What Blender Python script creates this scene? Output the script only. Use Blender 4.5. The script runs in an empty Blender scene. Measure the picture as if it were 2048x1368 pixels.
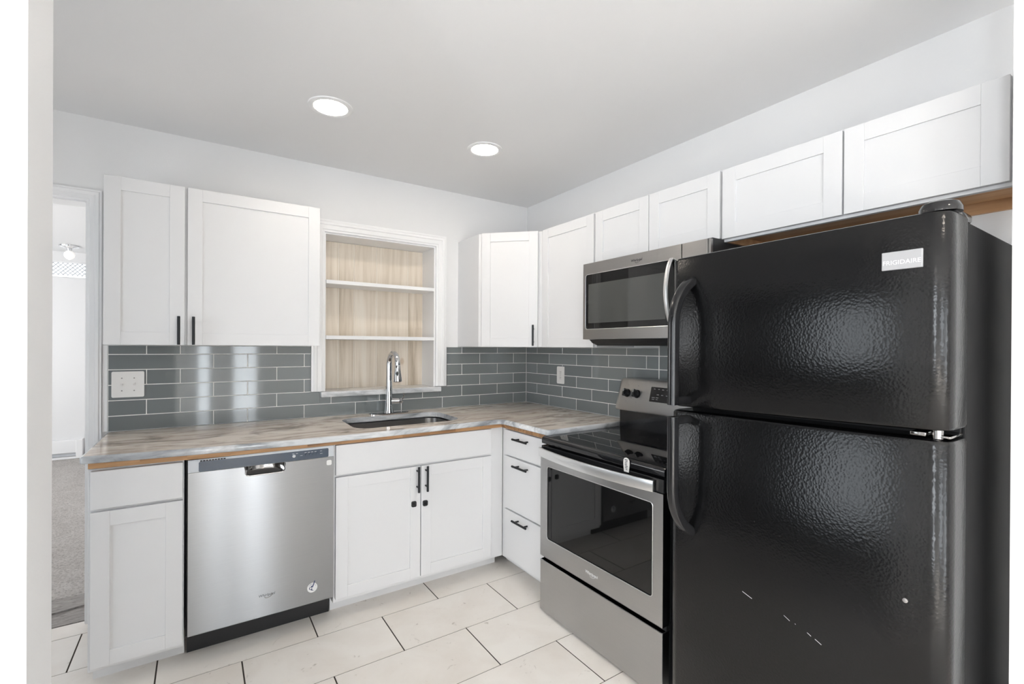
import bpy, bmesh, math, random
from mathutils import Vector, Matrix
random.seed(7)
S = bpy.context.scene
COL = S.collection

# ------------------------------------------------------------------ camera
cam_d = bpy.data.cameras.new('camera')
cam = bpy.data.objects.new('camera', cam_d)
COL.objects.link(cam)
cam_d.sensor_width = 36.0
cam_d.sensor_fit = 'HORIZONTAL'
cam_d.lens = 940.15 / 2048 * 36.0
cam_d.shift_y = 13.0 / 2048
cam_d.clip_start = 0.02
YAW, PITCH, ROLL = 0.587590550, -0.00229755, 0.00521818
fw = Vector((math.sin(YAW)*math.cos(PITCH), math.cos(YAW)*math.cos(PITCH), math.sin(PITCH)))
rt = Vector((math.cos(YAW), -math.sin(YAW), 0))
up = rt.cross(fw)
r2 = math.cos(ROLL)*rt + math.sin(ROLL)*up
u2 = -math.sin(ROLL)*rt + math.cos(ROLL)*up
m = Matrix((r2, u2, -fw)).transposed().to_4x4()
m.translation = Vector((-2.14956, -3.01717, 1.33949))
cam.matrix_world = m
S.camera = cam

# ------------------------------------------------------------------ world, daylight, exposure
S.view_settings.view_transform = 'Standard'
S.view_settings.look = 'None'
S.view_settings.gamma = 1.0
S.view_settings.use_curve_mapping = False
S.view_settings.exposure = 0.02
S.cycles.use_denoising = True
S.cycles.max_bounces = 10
S.cycles.diffuse_bounces = 6
S.cycles.sample_clamp_indirect = 8.0
W = bpy.data.worlds.new('sky')
S.world = W
W.use_nodes = True
bg = W.node_tree.nodes['Background']
bg.inputs[0].default_value = (0.80, 0.90, 1.0, 1)
bg.inputs[1].default_value = 1.6

def area(name, loc, rot, sx, sy, power, color):
    l = bpy.data.lights.new(name, 'AREA')
    l.shape = 'RECTANGLE'; l.size = sx; l.size_y = sy
    l.energy = power; l.color = color
    o = bpy.data.objects.new(name, l); COL.objects.link(o)
    o.location = loc; o.rotation_euler = rot
    return o
R90 = math.pi/2
DAY = (0.90, 0.955, 1.0)
# daylight entering by the glass door and windows of the living area, an added south window, and the hall's window
area('daylight_glass_door', (-1.475, -6.42, 1.06), (R90, 0, 0), 0.34, 1.9, 22, DAY)
area('daylight_side_light', (-2.08, -6.42, 1.06), (R90, 0, 0), 0.15, 1.9, 11, DAY)
area('added_south_fill', (-3.4, -6.42, 1.4), (R90, 0, 0), 1.2, 1.7, 46, DAY)  # unseen window lamp, added to supply more daylight
area('daylight_west_window', (-4.10, -3.84, 1.45), (R90, 0, -R90), 0.42, 1.75, 38, DAY)
area('daylight_kitchen_window', (-4.10, -1.50, 1.32), (R90, 0, -R90), 0.90, 1.4, 16, DAY)
area('daylight_hall_window', (-5.12, 2.6, 1.5), (R90, 0, -R90), 2.2, 1.5, 34, (1.0, 0.99, 0.98))
# added sun through the unseen south window; its floor bounce brightens the ceiling
sun_d = bpy.data.lights.new('sun', 'SUN'); sun_d.energy = 60.0; sun_d.angle = 0.01; sun_d.color = (1.0, 0.98, 0.95)
sun = bpy.data.objects.new('sun', sun_d); COL.objects.link(sun)
sun.rotation_euler = (math.radians(42), 0, math.radians(12))

# ------------------------------------------------------------------ node helpers
def mat(name, base=(0.8,0.8,0.8), rough=0.5, metal=0.0, spec=0.5, coat=0.0, **kw):
    m = bpy.data.materials.new(name)
    m.use_nodes = True
    b = m.node_tree.nodes['Principled BSDF']
    b.inputs['Base Color'].default_value = (*base, 1)
    b.inputs['Roughness'].default_value = rough
    b.inputs['Metallic'].default_value = metal
    b.inputs['Specular IOR Level'].default_value = spec
    b.inputs['Coat Weight'].default_value = coat
    b.inputs['Coat Roughness'].default_value = kw.get('coat_rough', 0.03)
    return m
def N(m, t, **kw):
    n = m.node_tree.nodes.new(t)
    for k, v in kw.items(): setattr(n, k, v)
    return n
def L(m, a, b): m.node_tree.links.new(a, b)
def P(m): return m.node_tree.nodes['Principled BSDF']
def pos(m, scale=(1,1,1), loc=(0,0,0), rot=(0,0,0)):
    g = N(m, 'ShaderNodeNewGeometry'); mp = N(m, 'ShaderNodeMapping')
    mp.inputs['Scale'].default_value = scale; mp.inputs['Location'].default_value = loc; mp.inputs['Rotation'].default_value = rot
    L(m, g.outputs['Position'], mp.inputs['Vector'])
    return mp.outputs[0]
def noise(m, vec, scale, detail=4, rough=0.5, dist=0.0):
    n = N(m, 'ShaderNodeTexNoise')
    n.inputs['Scale'].default_value = scale; n.inputs['Detail'].default_value = detail
    n.inputs['Roughness'].default_value = rough; n.inputs['Distortion'].default_value = dist
    if vec is not None: L(m, vec, n.inputs['Vector'])
    return n.outputs['Fac']
def ramp(m, fac, stops):
    n = N(m, 'ShaderNodeValToRGB')
    e = n.color_ramp.elements
    while len(e) < len(stops): e.new(0.5)
    for i, (p, c) in enumerate(stops):
        e[i].position = p; e[i].color = (*c, 1)
    L(m, fac, n.inputs[0])
    return n.outputs[0]
def mix(m, fac, a, b, mode='MIX'):
    n = N(m, 'ShaderNodeMix', data_type='RGBA', blend_type=mode)
    if isinstance(fac, float): n.inputs[0].default_value = fac
    else: L(m, fac, n.inputs[0])
    for s, v in ((6, a), (7, b)):
        if isinstance(v, tuple): n.inputs[s].default_value = (*v, 1)
        else: L(m, v, n.inputs[s])
    return n.outputs[2]
def bump(m, h, strength=0.1, dist=0.01):
    n = N(m, 'ShaderNodeBump')
    n.inputs['Strength'].default_value = strength; n.inputs['Distance'].default_value = dist
    L(m, h, n.inputs['Height']); L(m, n.outputs[0], P(m).inputs['Normal'])
def setc(m, sock): L(m, sock, P(m).inputs['Base Color'])

# ------------------------------------------------------------------ materials
def painted(name, base, rough, bstr, scale):
    m = mat(name, base, rough)
    bump(m, noise(m, pos(m), scale, 3), bstr, 0.002)
    return m
M_WALL = painted('wall paint', (0.735,0.735,0.738), 0.55, 0.10, 220)
M_PANEL = painted('dark panelled wall', (0.060,0.044,0.034), 0.5, 0.1, 60)
M_CEIL = painted('ceiling paint', (0.76,0.76,0.765), 0.7, 0.12, 160)
M_CAB = painted('white cabinet lacquer', (0.70,0.70,0.707), 0.38, 0.05, 320)
M_TRIM = painted('white trim gloss', (0.82,0.82,0.825), 0.33, 0.04, 200)
M_BLACK = mat('black metal pull', (0.012,0.013,0.015), 0.38, 0.3)
M_PLASTIC = mat('white plastic', (0.80,0.79,0.77), 0.35)
M_SCREW = mat('screw head', (0.35,0.34,0.33), 0.4, 0.8)
M_DARK = mat('dark cavity', (0.008,0.008,0.009), 0.6)
M_NAVY = mat('navy control insert', (0.035,0.055,0.085), 0.25, 0.0, 0.5)
M_GREYP = mat('light grey plastic', (0.55,0.57,0.60), 0.4)
M_CHROME = mat('chrome', (0.70,0.70,0.71), 0.06, 1.0)
M_DCHROME = mat('dark polished steel', (0.30,0.29,0.28), 0.14, 1.0)
M_BGLASS = mat('black ceramic glass', (0.006,0.006,0.007), 0.03, 0.0, 0.6)
M_BGLOSS = mat('black gloss enamel', (0.010,0.010,0.011), 0.13, 0.0, 0.55)
M_BMATT = mat('black matt plastic', (0.012,0.012,0.013), 0.5)
M_PRINT = mat('white print', (0.75,0.75,0.75), 0.5)
M_PRINTG = mat('grey print', (0.25,0.25,0.26), 0.5)
M_INK = mat('dark logo ink', (0.02,0.022,0.03), 0.4)
M_NAVYINK = mat('navy ink', (0.02,0.035,0.12), 0.4)
M_GROUT = mat('white grout', (0.86,0.85,0.82), 0.8)
M_FGROUT = mat('dark floor grout', (0.045,0.033,0.024), 0.9)
M_BADGE = mat('silver badge', (0.40,0.40,0.41), 0.4, 0.2)
M_CLEAR = mat('pale sticker', (0.62,0.61,0.59), 0.3)
M_BASIN = mat('brushed basin steel', (0.20,0.19,0.18), 0.33, 1.0)

def steel(name, base, rough, horiz=(1,0,0), streak=(3,3,260), aniso=0.6):
    m = mat(name, base, rough, 1.0)
    n = noise(m, pos(m, streak), 3.0, 2)
    L(m, ramp(m, n, [(0.3, tuple(c*0.98 for c in base)), (0.7, tuple(min(1, c*1.02) for c in base))]), P(m).inputs['Base Color'])
    P(m).inputs['Anisotropic'].default_value = aniso
    c = N(m, 'ShaderNodeCombineXYZ')
    for i in range(3): c.inputs[i].default_value = horiz[i]
    L(m, c.outputs[0], P(m).inputs['Tangent'])
    return m
M_STEEL_DW = steel('brushed steel dishwasher', (0.31,0.316,0.325), 0.28, (0,0,1), aniso=1.0)
M_STEEL = steel('brushed steel range', (0.46,0.46,0.46), 0.30, (0,0,1))
M_STEEL_MW = steel('brushed steel microwave', (0.37,0.36,0.35), 0.30, (0,0,1))
M_STEEL_H = steel('bright steel handle', (0.78,0.78,0.78), 0.30, (0,1,0), aniso=0.3)

# pebbled black enamel of the fridge
M_FRIDGE = mat('pebbled black enamel', (0.003,0.003,0.0033), 0.19, 0.0, 0.38)
_v = N(M_FRIDGE, 'ShaderNodeTexVoronoi'); _v.inputs['Scale'].default_value = 150
_p = pos(M_FRIDGE)
_nz = N(M_FRIDGE, 'ShaderNodeTexNoise'); _nz.inputs['Scale'].default_value = 60; L(M_FRIDGE, _p, _nz.inputs['Vector'])
_mx = N(M_FRIDGE, 'ShaderNodeMix', data_type='VECTOR'); _mx.inputs[0].default_value = 0.006
L(M_FRIDGE, _p, _mx.inputs[4]); L(M_FRIDGE, _nz.outputs['Color'], _mx.inputs[5])
L(M_FRIDGE, _mx.outputs[1], _v.inputs['Vector'])
bump(M_FRIDGE, _v.outputs['Distance'], 0.13, 0.002)
M_FSIDE = mat('black fridge side', (0.010,0.010,0.0105), 0.6, 0.0, 0.15)
bump(M_FSIDE, noise(M_FSIDE, pos(M_FSIDE, (60,60,4)), 4, 3), 0.08, 0.004)

# glossy glass wall tile
M_TILE = mat('taupe glass tile', (0.17,0.17,0.162), 0.06, 0.0, 0.55)
_i = N(M_TILE, 'ShaderNodeNewGeometry')
_sp = noise(M_TILE, pos(M_TILE), 900, 2)
_c1 = ramp(M_TILE, _sp, [(0.3, (0.170,0.186,0.188)), (0.7, (0.225,0.246,0.249))])
_c2 = ramp(M_TILE, _i.outputs['Random Per Island'], [(0.0, (0.90,0.90,0.90)), (1.0, (1.06,1.06,1.07))])
setc(M_TILE, mix(M_TILE, 1.0, _c1, _c2, 'MULTIPLY'))

# brown banded marble
def marble(name, white):
    m = mat(name, (0.6,0.5,0.42), 0.06, 0.0, 0.5)
    v = pos(m, (0.9, 2.0, 2.0), rot=(0,0,math.radians(14)))
    n1 = noise(m, v, 1.7, 7, 0.62, 1.0)
    n2 = noise(m, pos(m, (1.5, 4.6, 4.6), loc=(3,1,2), rot=(0,0,math.radians(10))), 2.2, 8, 0.65, 1.4)
    if white:
        a = ramp(m, n1, [(0.34, (0.28,0.29,0.31)), (0.46, (0.54,0.56,0.58)), (0.56, (0.76,0.77,0.78)), (1.0, (0.82,0.82,0.81))])
        b = ramp(m, n2, [(0.36, (0.34,0.35,0.36)), (0.50, (0.9,0.9,0.9)), (0.58, (1,1,1))])
    else:
        a = ramp(m, n1, [(0.28, (0.46,0.40,0.36)), (0.40, (0.78,0.68,0.59)), (0.56, (0.87,0.785,0.70)), (0.75, (0.88,0.83,0.77))])
        b = ramp(m, n2, [(0.36, (0.24,0.22,0.21)), (0.46, (0.70,0.66,0.64)), (0.55, (1,1,1))])
    setc(m, mix(m, 0.72, a, b, 'MULTIPLY'))
    return m
M_MARBLE = marble('brown banded marble', False)
M_MARBLE_E = marble('grey white marble edge', True)

# floor tile
M_FLOOR = mat('cream floor tile', (0.72,0.67,0.61), 0.38, 0.0, 0.4)
_g = N(M_FLOOR, 'ShaderNodeNewGeometry')
_ad = N(M_FLOOR, 'ShaderNodeVectorMath', operation='MULTIPLY_ADD')
_cx = N(M_FLOOR, 'ShaderNodeCombineXYZ')
for k in range(3): L(M_FLOOR, _g.outputs['Random Per Island'], _cx.inputs[k])
L(M_FLOOR, _cx.outputs[0], _ad.inputs[0]); _ad.inputs[1].default_value = (31,17,9); L(M_FLOOR, _g.outputs['Position'], _ad.inputs[2])
_n1 = noise(M_FLOOR, _ad.outputs[0], 3.0, 6, 0.6, 0.6)
_n2 = noise(M_FLOOR, _ad.outputs[0], 9.0, 9, 0.72, 2.4)
_n3 = noise(M_FLOOR, pos(M_FLOOR), 60, 4, 0.7)
_a = ramp(M_FLOOR, _n1, [(0.30, (0.745,0.69,0.63)), (0.62, (0.825,0.785,0.735))])
_b = ramp(M_FLOOR, _n2, [(0.30, (0.50,0.46,0.42)), (0.375, (1,1,1)), (1.0, (1,1,1))])
_c = ramp(M_FLOOR, _n3, [(0.24, (0.80,0.77,0.73)), (0.33, (1,1,1))])
setc(M_FLOOR, mix(M_FLOOR, 0.9, mix(M_FLOOR, 0.7, _a, _b, 'MULTIPLY'), _c, 'MULTIPLY'))

# wood
def wood(name, stops, axis, scale=1.0, rough=0.55, knots=False):
    m = mat(name, stops[0][1], rough)
    sc = [26.0*scale]*3; sc[axis] = 1.3*scale
    gi = N(m, 'ShaderNodeNewGeometry'); cx = N(m, 'ShaderNodeCombineXYZ')
    for k in range(3): L(m, gi.outputs['Random Per Island'], cx.inputs[k])
    ad = N(m, 'ShaderNodeVectorMath', operation='MULTIPLY_ADD'); ad.inputs[1].default_value = (5,7,11)
    L(m, cx.outputs[0], ad.inputs[0]); L(m, gi.outputs['Position'], ad.inputs[2])
    mp = N(m, 'ShaderNodeMapping'); mp.inputs['Scale'].default_value = sc; L(m, ad.outputs[0], mp.inputs[0])
    n = noise(m, mp.outputs[0], 1.0, 6, 0.6, 0.5)
    c = ramp(m, n, stops)
    tint = ramp(m, gi.outputs['Random Per Island'], [(0.0, (0.93,0.92,0.91)), (1.0, (1.0,1.0,1.0))])
    c = mix(m, 1.0, c, tint, 'MULTIPLY')
    if knots:
        v = N(m, 'ShaderNodeTexVoronoi'); v.inputs['Scale'].default_value = 3.4
        mk = N(m, 'ShaderNodeMapping'); mk.inputs['Scale'].default_value = (1.6,1.6,1.0); L(m, ad.outputs[0], mk.inputs[0])
        L(m, mk.outputs[0], v.inputs['Vector'])
        k = ramp(m, v.outputs['Distance'], [(0.03, (0.62,0.50,0.40)), (0.055, (0.86,0.80,0.74)), (0.075, (0.80,0.72,0.64)), (0.12, (1,1,1))])
        c = mix(m, 1.0, c, k, 'MULTIPLY')
    setc(m, c)
    bump(m, n, 0.06, 0.002)
    return m
M_SHIP = wood('whitewashed pine', [(0.28,(0.45,0.37,0.28)), (0.42,(0.67,0.585,0.48)), (0.58,(0.79,0.71,0.61)), (0.75,(0.83,0.77,0.68))], 2, 0.8, 0.6, True)
M_GROOVE = mat('pale board groove', (0.80,0.74,0.66), 0.6)
M_PLY = wood('plywood edge', [(0.30,(0.16,0.075,0.03)), (0.55,(0.40,0.22,0.10)), (0.75,(0.50,0.30,0.15))], 0, 1.6)
M_WOODY = wood('bare maple', [(0.30,(0.42,0.23,0.11)), (0.55,(0.56,0.33,0.17)), (0.75,(0.60,0.38,0.21))], 1, 1.0)

M_CARPET = mat('grey beige carpet', (0.62,0.585,0.55), 0.95, 0.0, 0.1)
_k = noise(M_CARPET, pos(M_CARPET), 95, 5, 0.75)
_k2 = noise(M_CARPET, pos(M_CARPET), 5, 3, 0.6)
setc(M_CARPET, mix(M_CARPET, 0.35, ramp(M_CARPET, _k, [(0.36,(0.22,0.20,0.18)), (0.5,(0.60,0.56,0.53)), (0.65,(0.78,0.75,0.72))]), ramp(M_CARPET, _k2, [(0.3,(0.5,0.47,0.44)), (0.7,(0.72,0.69,0.66))])))
bump(M_CARPET, _k, 0.9, 0.02)
M_SLATE = mat('grey torn vinyl', (0.27,0.25,0.235), 0.55)
_k = noise(M_SLATE, pos(M_SLATE, (3,9,3), rot=(0,0,0.35)), 4, 8, 0.7, 1.5)
setc(M_SLATE, ramp(M_SLATE, _k, [(0.32,(0.07,0.06,0.05)), (0.45,(0.25,0.23,0.215)), (0.65,(0.36,0.335,0.315))]))
bump(M_SLATE, _k, 0.5, 0.02)

def emit(name, col, strength):
    m = bpy.data.materials.new(name); m.use_nodes = True
    b = P(m); b.inputs['Base Color'].default_value = (0.8,0.8,0.8,1)
    b.inputs['Emission Color'].default_value = (*col, 1); b.inputs['Emission Strength'].default_value = strength
    return m
M_LAMP = emit('warm lamp lens', (1.0, 0.90, 0.78), 56.0)
M_GLOBE = emit('glowing glass globe', (1.0, 0.95, 0.88), 0.45)
M_SKY = emit('bright sky behind glass', (0.95, 0.98, 1.0), 1.5)

# glass of the microwave and oven: dark tinted pane
M_TINT = mat('smoked door glass', (0.004,0.004,0.004), 0.03, 0.0, 0.45)
M_MESH = mat('microwave screen', (0.060,0.062,0.058), 0.05, 0.0, 0.6)

# ------------------------------------------------------------------ mesh helpers
WM = {}
def thing(name, label, cat, loc=(0,0,0), group=None):
    o = bpy.data.objects.new(name, None); COL.objects.link(o)
    o.location = loc; o.empty_display_size = 0.05
    o['label'] = label; o['category'] = cat
    if group: o['group'] = group
    WM[o.name] = Vector(loc)
    return o
def put(name, bm, mats, parent=None, loc=None, smooth=False, label=None, cat=None, group=None, kind=None, recalc=True):
    if not isinstance(mats, (list, tuple)): mats = [mats]
    if recalc: bmesh.ops.recalc_face_normals(bm, faces=bm.faces[:])
    off = WM[parent.name] if parent else Vector(loc or (0,0,0))
    bmesh.ops.translate(bm, verts=bm.verts[:], vec=-off)
    me = bpy.data.meshes.new(name); bm.to_mesh(me); bm.free()
    for mt in mats: me.materials.append(mt)
    if smooth:
        for p in me.polygons: p.use_smooth = True
        if smooth != 'all':
            me.set_sharp_from_angle(angle=math.radians(38))
    o = bpy.data.objects.new(name, me); COL.objects.link(o)
    if parent: o.parent = parent
    else: o.location = off
    WM[o.name] = off
    if label: o['label'] = label
    if cat: o['category'] = cat
    if group: o['group'] = group
    if kind: o['kind'] = kind
    return o
def struct(name, bm, mats, smooth=False):
    return put(name, bm, mats, smooth=smooth, kind='structure')
def new(): return bmesh.new()
IDM = lambda u, v, d: (u, v, d)
def box(bm, a, b, bev=0.0, mi=0, mp=None, seg=2):
    """box between corners a and b; mp maps local (u,v,d) to the world"""
    mp = mp or IDM
    t = bmesh.new()
    bmesh.ops.create_cube(t, size=1.0)
    lo = [min(a[i], b[i]) for i in range(3)]; hi = [max(a[i], b[i]) for i in range(3)]
    for v in t.verts:
        v.co = Vector([lo[i] + (v.co[i]+0.5)*(hi[i]-lo[i]) for i in range(3)])
    if bev > 0:
        bev = min(bev, 0.49*min(hi[i]-lo[i] for i in range(3)))
        bmesh.ops.bevel(t, geom=t.edges[:], offset=bev, segments=seg, affect='EDGES', profile=0.5)
    for v in t.verts: v.co = Vector(mp(*v.co))
    merge(bm, t, mi)
def merge(bm, t, mi=None):
    vm = {}
    for v in t.verts: vm[v] = bm.verts.new(v.co)
    for f in t.faces:
        try:
            nf = bm.faces.new([vm[v] for v in f.verts])
            nf.material_index = f.material_index if mi is None else mi
        except ValueError: pass
    t.free()
def cyl(bm, p0, p1, r, seg=20, r1=None, mi=0, bev=0.0):
    p0 = Vector(p0); p1 = Vector(p1); d = p1-p0
    t = bmesh.new()
    bmesh.ops.create_cone(t, cap_ends=True, segments=seg, radius1=r, radius2=r if r1 is None else r1, depth=d.length)
    if bev > 0:
        es = [e for e in t.edges if abs(e.verts[0].co.z-e.verts[1].co.z) < 1e-6]
        bmesh.ops.bevel(t, geom=es, offset=bev, segments=2, affect='EDGES')
    q = Vector((0,0,1)).rotation_difference(d.normalized()).to_matrix()
    for v in t.verts: v.co = q @ v.co + (p0+p1)/2
    merge(bm, t, mi)
def lathe(bm, prof, c, axis='z', seg=28, mi=0, caps=True):
    """prof = [(r, h)]; revolved about axis through c"""
    rings = []
    for r, h in prof:
        ring = []
        for k in range(seg):
            a = 2*math.pi*k/seg
            x, y = r*math.cos(a), r*math.sin(a)
            co = {'z': (x, y, h), 'y': (x, h, y), 'x': (h, x, y)}[axis]
            ring.append(bm.verts.new((c[0]+co[0], c[1]+co[1], c[2]+co[2])))
        rings.append(ring)
    for i in range(len(rings)-1):
        for k in range(seg):
            f = bm.faces.new([rings[i][k], rings[i][(k+1)%seg], rings[i+1][(k+1)%seg], rings[i+1][k]]); f.material_index = mi
    for ring, rr in ((rings[0], prof[0][0]), (rings[-1], prof[-1][0])):
        if rr > 1e-5 and caps:
            f = bm.faces.new(ring); f.material_index = mi
def sweep(bm, pts, sect, side=None, mi=0, caps=True):
    """sweep a closed 2-D section (s,t) along pts. side: fixed sideways vector"""
    pts = [Vector(p) for p in pts]
    rings = []
    for i, p in enumerate(pts):
        t = (pts[min(i+1, len(pts)-1)] - pts[max(i-1, 0)]).normalized()
        if side is not None: s = Vector(side).normalized(); n = s.cross(t).normalized(); s = t.cross(n)
        else:
            h = Vector((0,0,1)) if abs(t.z) < 0.9 else Vector((1,0,0))
            s = h.cross(t).normalized(); n = t.cross(s)
        sc = sect(i/(len(pts)-1)) if callable(sect) else sect
        rings.append([bm.verts.new(p + s*a + n*b) for a, b in sc])
    k = len(rings[0])
    for i in range(len(rings)-1):
        for j in range(k):
            f = bm.faces.new([rings[i][j], rings[i][(j+1)%k], rings[i+1][(j+1)%k], rings[i+1][j]]); f.material_index = mi
    if caps:
        for r in (rings[0], rings[-1]):
            f = bm.faces.new(r); f.material_index = mi
def circ(r, n=16, r2=None):
    r2 = r if r2 is None else r2
    return [(r*math.cos(2*math.pi*k/n), r2*math.sin(2*math.pi*k/n)) for k in range(n)]
def rrect(w, h, r, n=5):
    out = []
    for cx, cy, a0 in ((w/2-r, h/2-r, 0), (-w/2+r, h/2-r, 90), (-w/2+r, -h/2+r, 180), (w/2-r, -h/2+r, 270)):
        for k in range(n+1):
            a = math.radians(a0 + 90*k/n)
            out.append((cx + r*math.cos(a), cy + r*math.sin(a)))
    return out
def prism(bm, pts, d0, d1, mp, mi=0, bev=0.0):
    """extrude polygon pts (u,v) from depth d0 to d1; mp maps (u,v,d) to world"""
    t = bmesh.new()
    a = [t.verts.new((u, v, d0)) for u, v in pts]; b = [t.verts.new((u, v, d1)) for u, v in pts]
    f0 = t.faces.new(a); f1 = t.faces.new(b[::-1])
    n = len(pts)
    for i in range(n): t.faces.new([a[i], b[i], b[(i+1)%n], a[(i+1)%n]])
    if bev > 0:
        bmesh.ops.bevel(t, geom=list(f0.edges), offset=bev, segments=2, affect='EDGES')
    for v in t.verts: v.co = Vector(mp(*v.co))
    merge(bm, t, mi)
def bez(p0, p1, p2, p3, n=10):
    out = []
    for k in range(n+1):
        t = k/n
        out.append(tuple((1-t)**3*p0[i] + 3*(1-t)**2*t*p1[i] + 3*(1-t)*t*t*p2[i] + t**3*p3[i] for i in range(3)))
    return out
# maps: u to the viewer's right, v up, d out of the face towards the room
def face_back(x0, z0, y): return lambda u, v, d: (x0+u, y-d, z0+v)      # faces -y
def face_right(y0, z0, x): return lambda u, v, d: (x-d, y0-u, z0+v)     # faces -x, u runs towards -y
def face_diag(p, q, z0):
    a = Vector((q[0]-p[0], q[1]-p[1], 0)).normalized(); n = Vector((a.y, -a.x, 0))
    if n.x > 0: n = -n
    return lambda u, v, d: (p[0]+a.x*u+n.x*d, p[1]+a.y*u+n.y*d, z0+v)
def text(name, body, width, mp, mt, parent, cu=0, cv=0, d=0.0, th=0.0006, shear=0.0, ratio=None, rot=0.0, label=None):
    cv_ = bpy.data.curves.new(name, 'FONT'); cv_.body = body; cv_.size = 1.0; cv_.extrude = 0.02; cv_.shear = shear
    cv_.resolution_u = 3
    t = bpy.data.objects.new(name, cv_); COL.objects.link(t)
    bpy.context.view_layer.update()
    dg = bpy.context.evaluated_depsgraph_get()
    me = bpy.data.meshes.new_from_object(t.evaluated_get(dg))
    bpy.data.objects.remove(t); bpy.data.curves.remove(cv_)
    bm = new(); bm.from_mesh(me); bpy.data.meshes.remove(me)
    xs = [v.co.x for v in bm.verts]; ys = [v.co.y for v in bm.verts]
    w = max(xs)-min(xs); h = max(ys)-min(ys); mx, my = (max(xs)+min(xs))/2, (max(ys)+min(ys))/2
    s = width/w; sy = s if ratio is None else ratio*width/h
    cr, sr = math.cos(rot), math.sin(rot)
    for v in bm.verts:
        x, y = (v.co.x-mx)*s, (v.co.y-my)*sy
        dd = d + (th if v.co.z > 0 else 0)
        v.co = Vector(mp(cu + x*cr - y*sr, cv + x*sr + y*cr, dd))
    return put(name, bm, mt, parent, label=label)

# ------------------------------------------------------------------ the room shell
CE = 2.438
def wall_holes(bm, axis, c0, c1, span, zspan, holes):
    """wall slab with rectangular holes; axis 'x' = runs along x at y in c0..c1, 'y' = runs along y"""
    us = sorted({span[0], span[1], *[h[0] for h in holes], *[h[1] for h in holes]})
    vs = sorted({zspan[0], zspan[1], *[h[2] for h in holes], *[h[3] for h in holes]})
    for i in range(len(us)-1):
        for j in range(len(vs)-1):
            mu, mv = (us[i]+us[i+1])/2, (vs[j]+vs[j+1])/2
            if any(h[0] < mu < h[1] and h[2] < mv < h[3] for h in holes): continue
            if axis == 'x': box(bm, (us[i], c0, vs[j]), (us[i+1], c1, vs[j+1]))
            else: box(bm, (c0, us[i], vs[j]), (c1, us[i+1], vs[j+1]))
    bmesh.ops.remove_doubles(bm, verts=bm.verts[:], dist=1e-5)
    # drop the inner faces shared by neighbouring cells
    seen = {}
    for f in bm.faces:
        key = tuple(sorted(v.index for v in f.verts)); seen.setdefault(key, []).append(f)
    bm.verts.index_update()
    seen = {}
    for f in bm.faces: seen.setdefault(tuple(sorted(v.index for v in f.verts)), []).append(f)
    dead = [f for fs in seen.values() if len(fs) > 1 for f in fs]
    bmesh.ops.delete(bm, geom=dead, context='FACES')
    return bm
DOOR = (-3.40, -2.60)      # clear opening in the back wall
NICHE = (-1.517, -0.783, 1.050, 2.037)
b = wall_holes(new(), 'x', 0.0, 0.12, (-4.2, 0.12), (0, CE), [(DOOR[0], DOOR[1], 0, 2.03), NICHE]); struct('wall_back', b, M_WALL)
b = new(); box(b, (0, -6.45, 0), (0.12, 0, CE)); struct('wall_right', b, M_WALL)
b = new(); box(b, (-0.482, -2.85, 0), (-0.22, -2.735, CE)); struct('wall_front', b, M_WALL)
b = new(); box(b, (-4.2, -2.235, 0), (-2.319, -2.12, CE)); struct('wall_partition', b, M_WALL)
b = wall_holes(new(), 'y', -4.2, -4.12, (-2.12, 0.0), (0, CE), [(-1.98, -1.02, 0.58, 2.06)]); struct('wall_left', b, M_PANEL)
b = wall_holes(new(), 'x', -6.55, -6.45, (-4.2, 0.12), (0, CE), [(-1.67, -1.28, 0.06, 2.06), (-2.17, -1.99, 0.06, 2.06), (-4.0, -2.8, 0.5, 2.3)]); struct('wall_south', b, M_WALL)
b = wall_holes(new(), 'y', -4.2, -4.12, (-6.45, -2.235), (0, CE), [(-4.10, -3.58, 0.53, 2.37)]); struct('wall_west', b, M_WALL)
b = new(); box(b, (-4.119, -2.1195, 0.0), (-2.336, -2.112, CE-0.001)); struct('trim_4', b, M_PANEL)
b = new(); box(b, (-4.2, -6.55, CE), (0.12, 0.12, CE+0.1)); struct('ceiling', b, M_CEIL)
# hall beyond the doorway
b = wall_holes(new(), 'x', 4.5, 4.6, (-5.3, -1.9), (0, CE), [(-3.95, -3.0, 2.13, 2.325)]); struct('wall_hall_back', b, M_WALL)
b = new(); box(b, (-1.9, 0.12, 0), (-1.8, 4.6, CE)); struct('wall_hall_right', b, M_WALL)
b = wall_holes(new(), 'y', -5.3, -5.2, (0.12, 4.6), (0, CE), [(1.4, 3.8, 0.7, 2.3)]); struct('wall_hall_left', b, M_WALL)
b = new(); box(b, (-5.3, 0.12, CE), (-1.8, 4.6, CE+0.1)); struct('ceiling_hall', b, M_CEIL)
b = new(); box(b, (-5.3, 0.32, -0.06), (-1.9, 4.5, 0.004)); struct('floor_hall', b, M_CARPET)
# torn strip of old vinyl between tile and carpet
b = new(); box(b, (DOOR[0]-0.1, 0.03, -0.05), (DOOR[1]+0.06, 0.32, 0.003)); struct('trim_1', b, M_SLATE)
b = new()
_pts = [(DOOR[0]-0.05, 0.13)]
for k in range(15):
    x = DOOR[0]-0.05 + (k/14)*(DOOR[1]-DOOR[0]+0.08)
    _pts.append((x, 0.150 + 0.05*max(0, (k-8))/6 + random.uniform(-0.006, 0.006)))
_up = [(DOOR[1]+0.03, 0.34), (DOOR[0]-0.05, 0.34)]
prism(b, _pts[1:] + _up, -0.01, 0.011, lambda u, v, d: (u, v, d), 0, 0.002)
struct('trim_2', b, M_SLATE)

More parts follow.
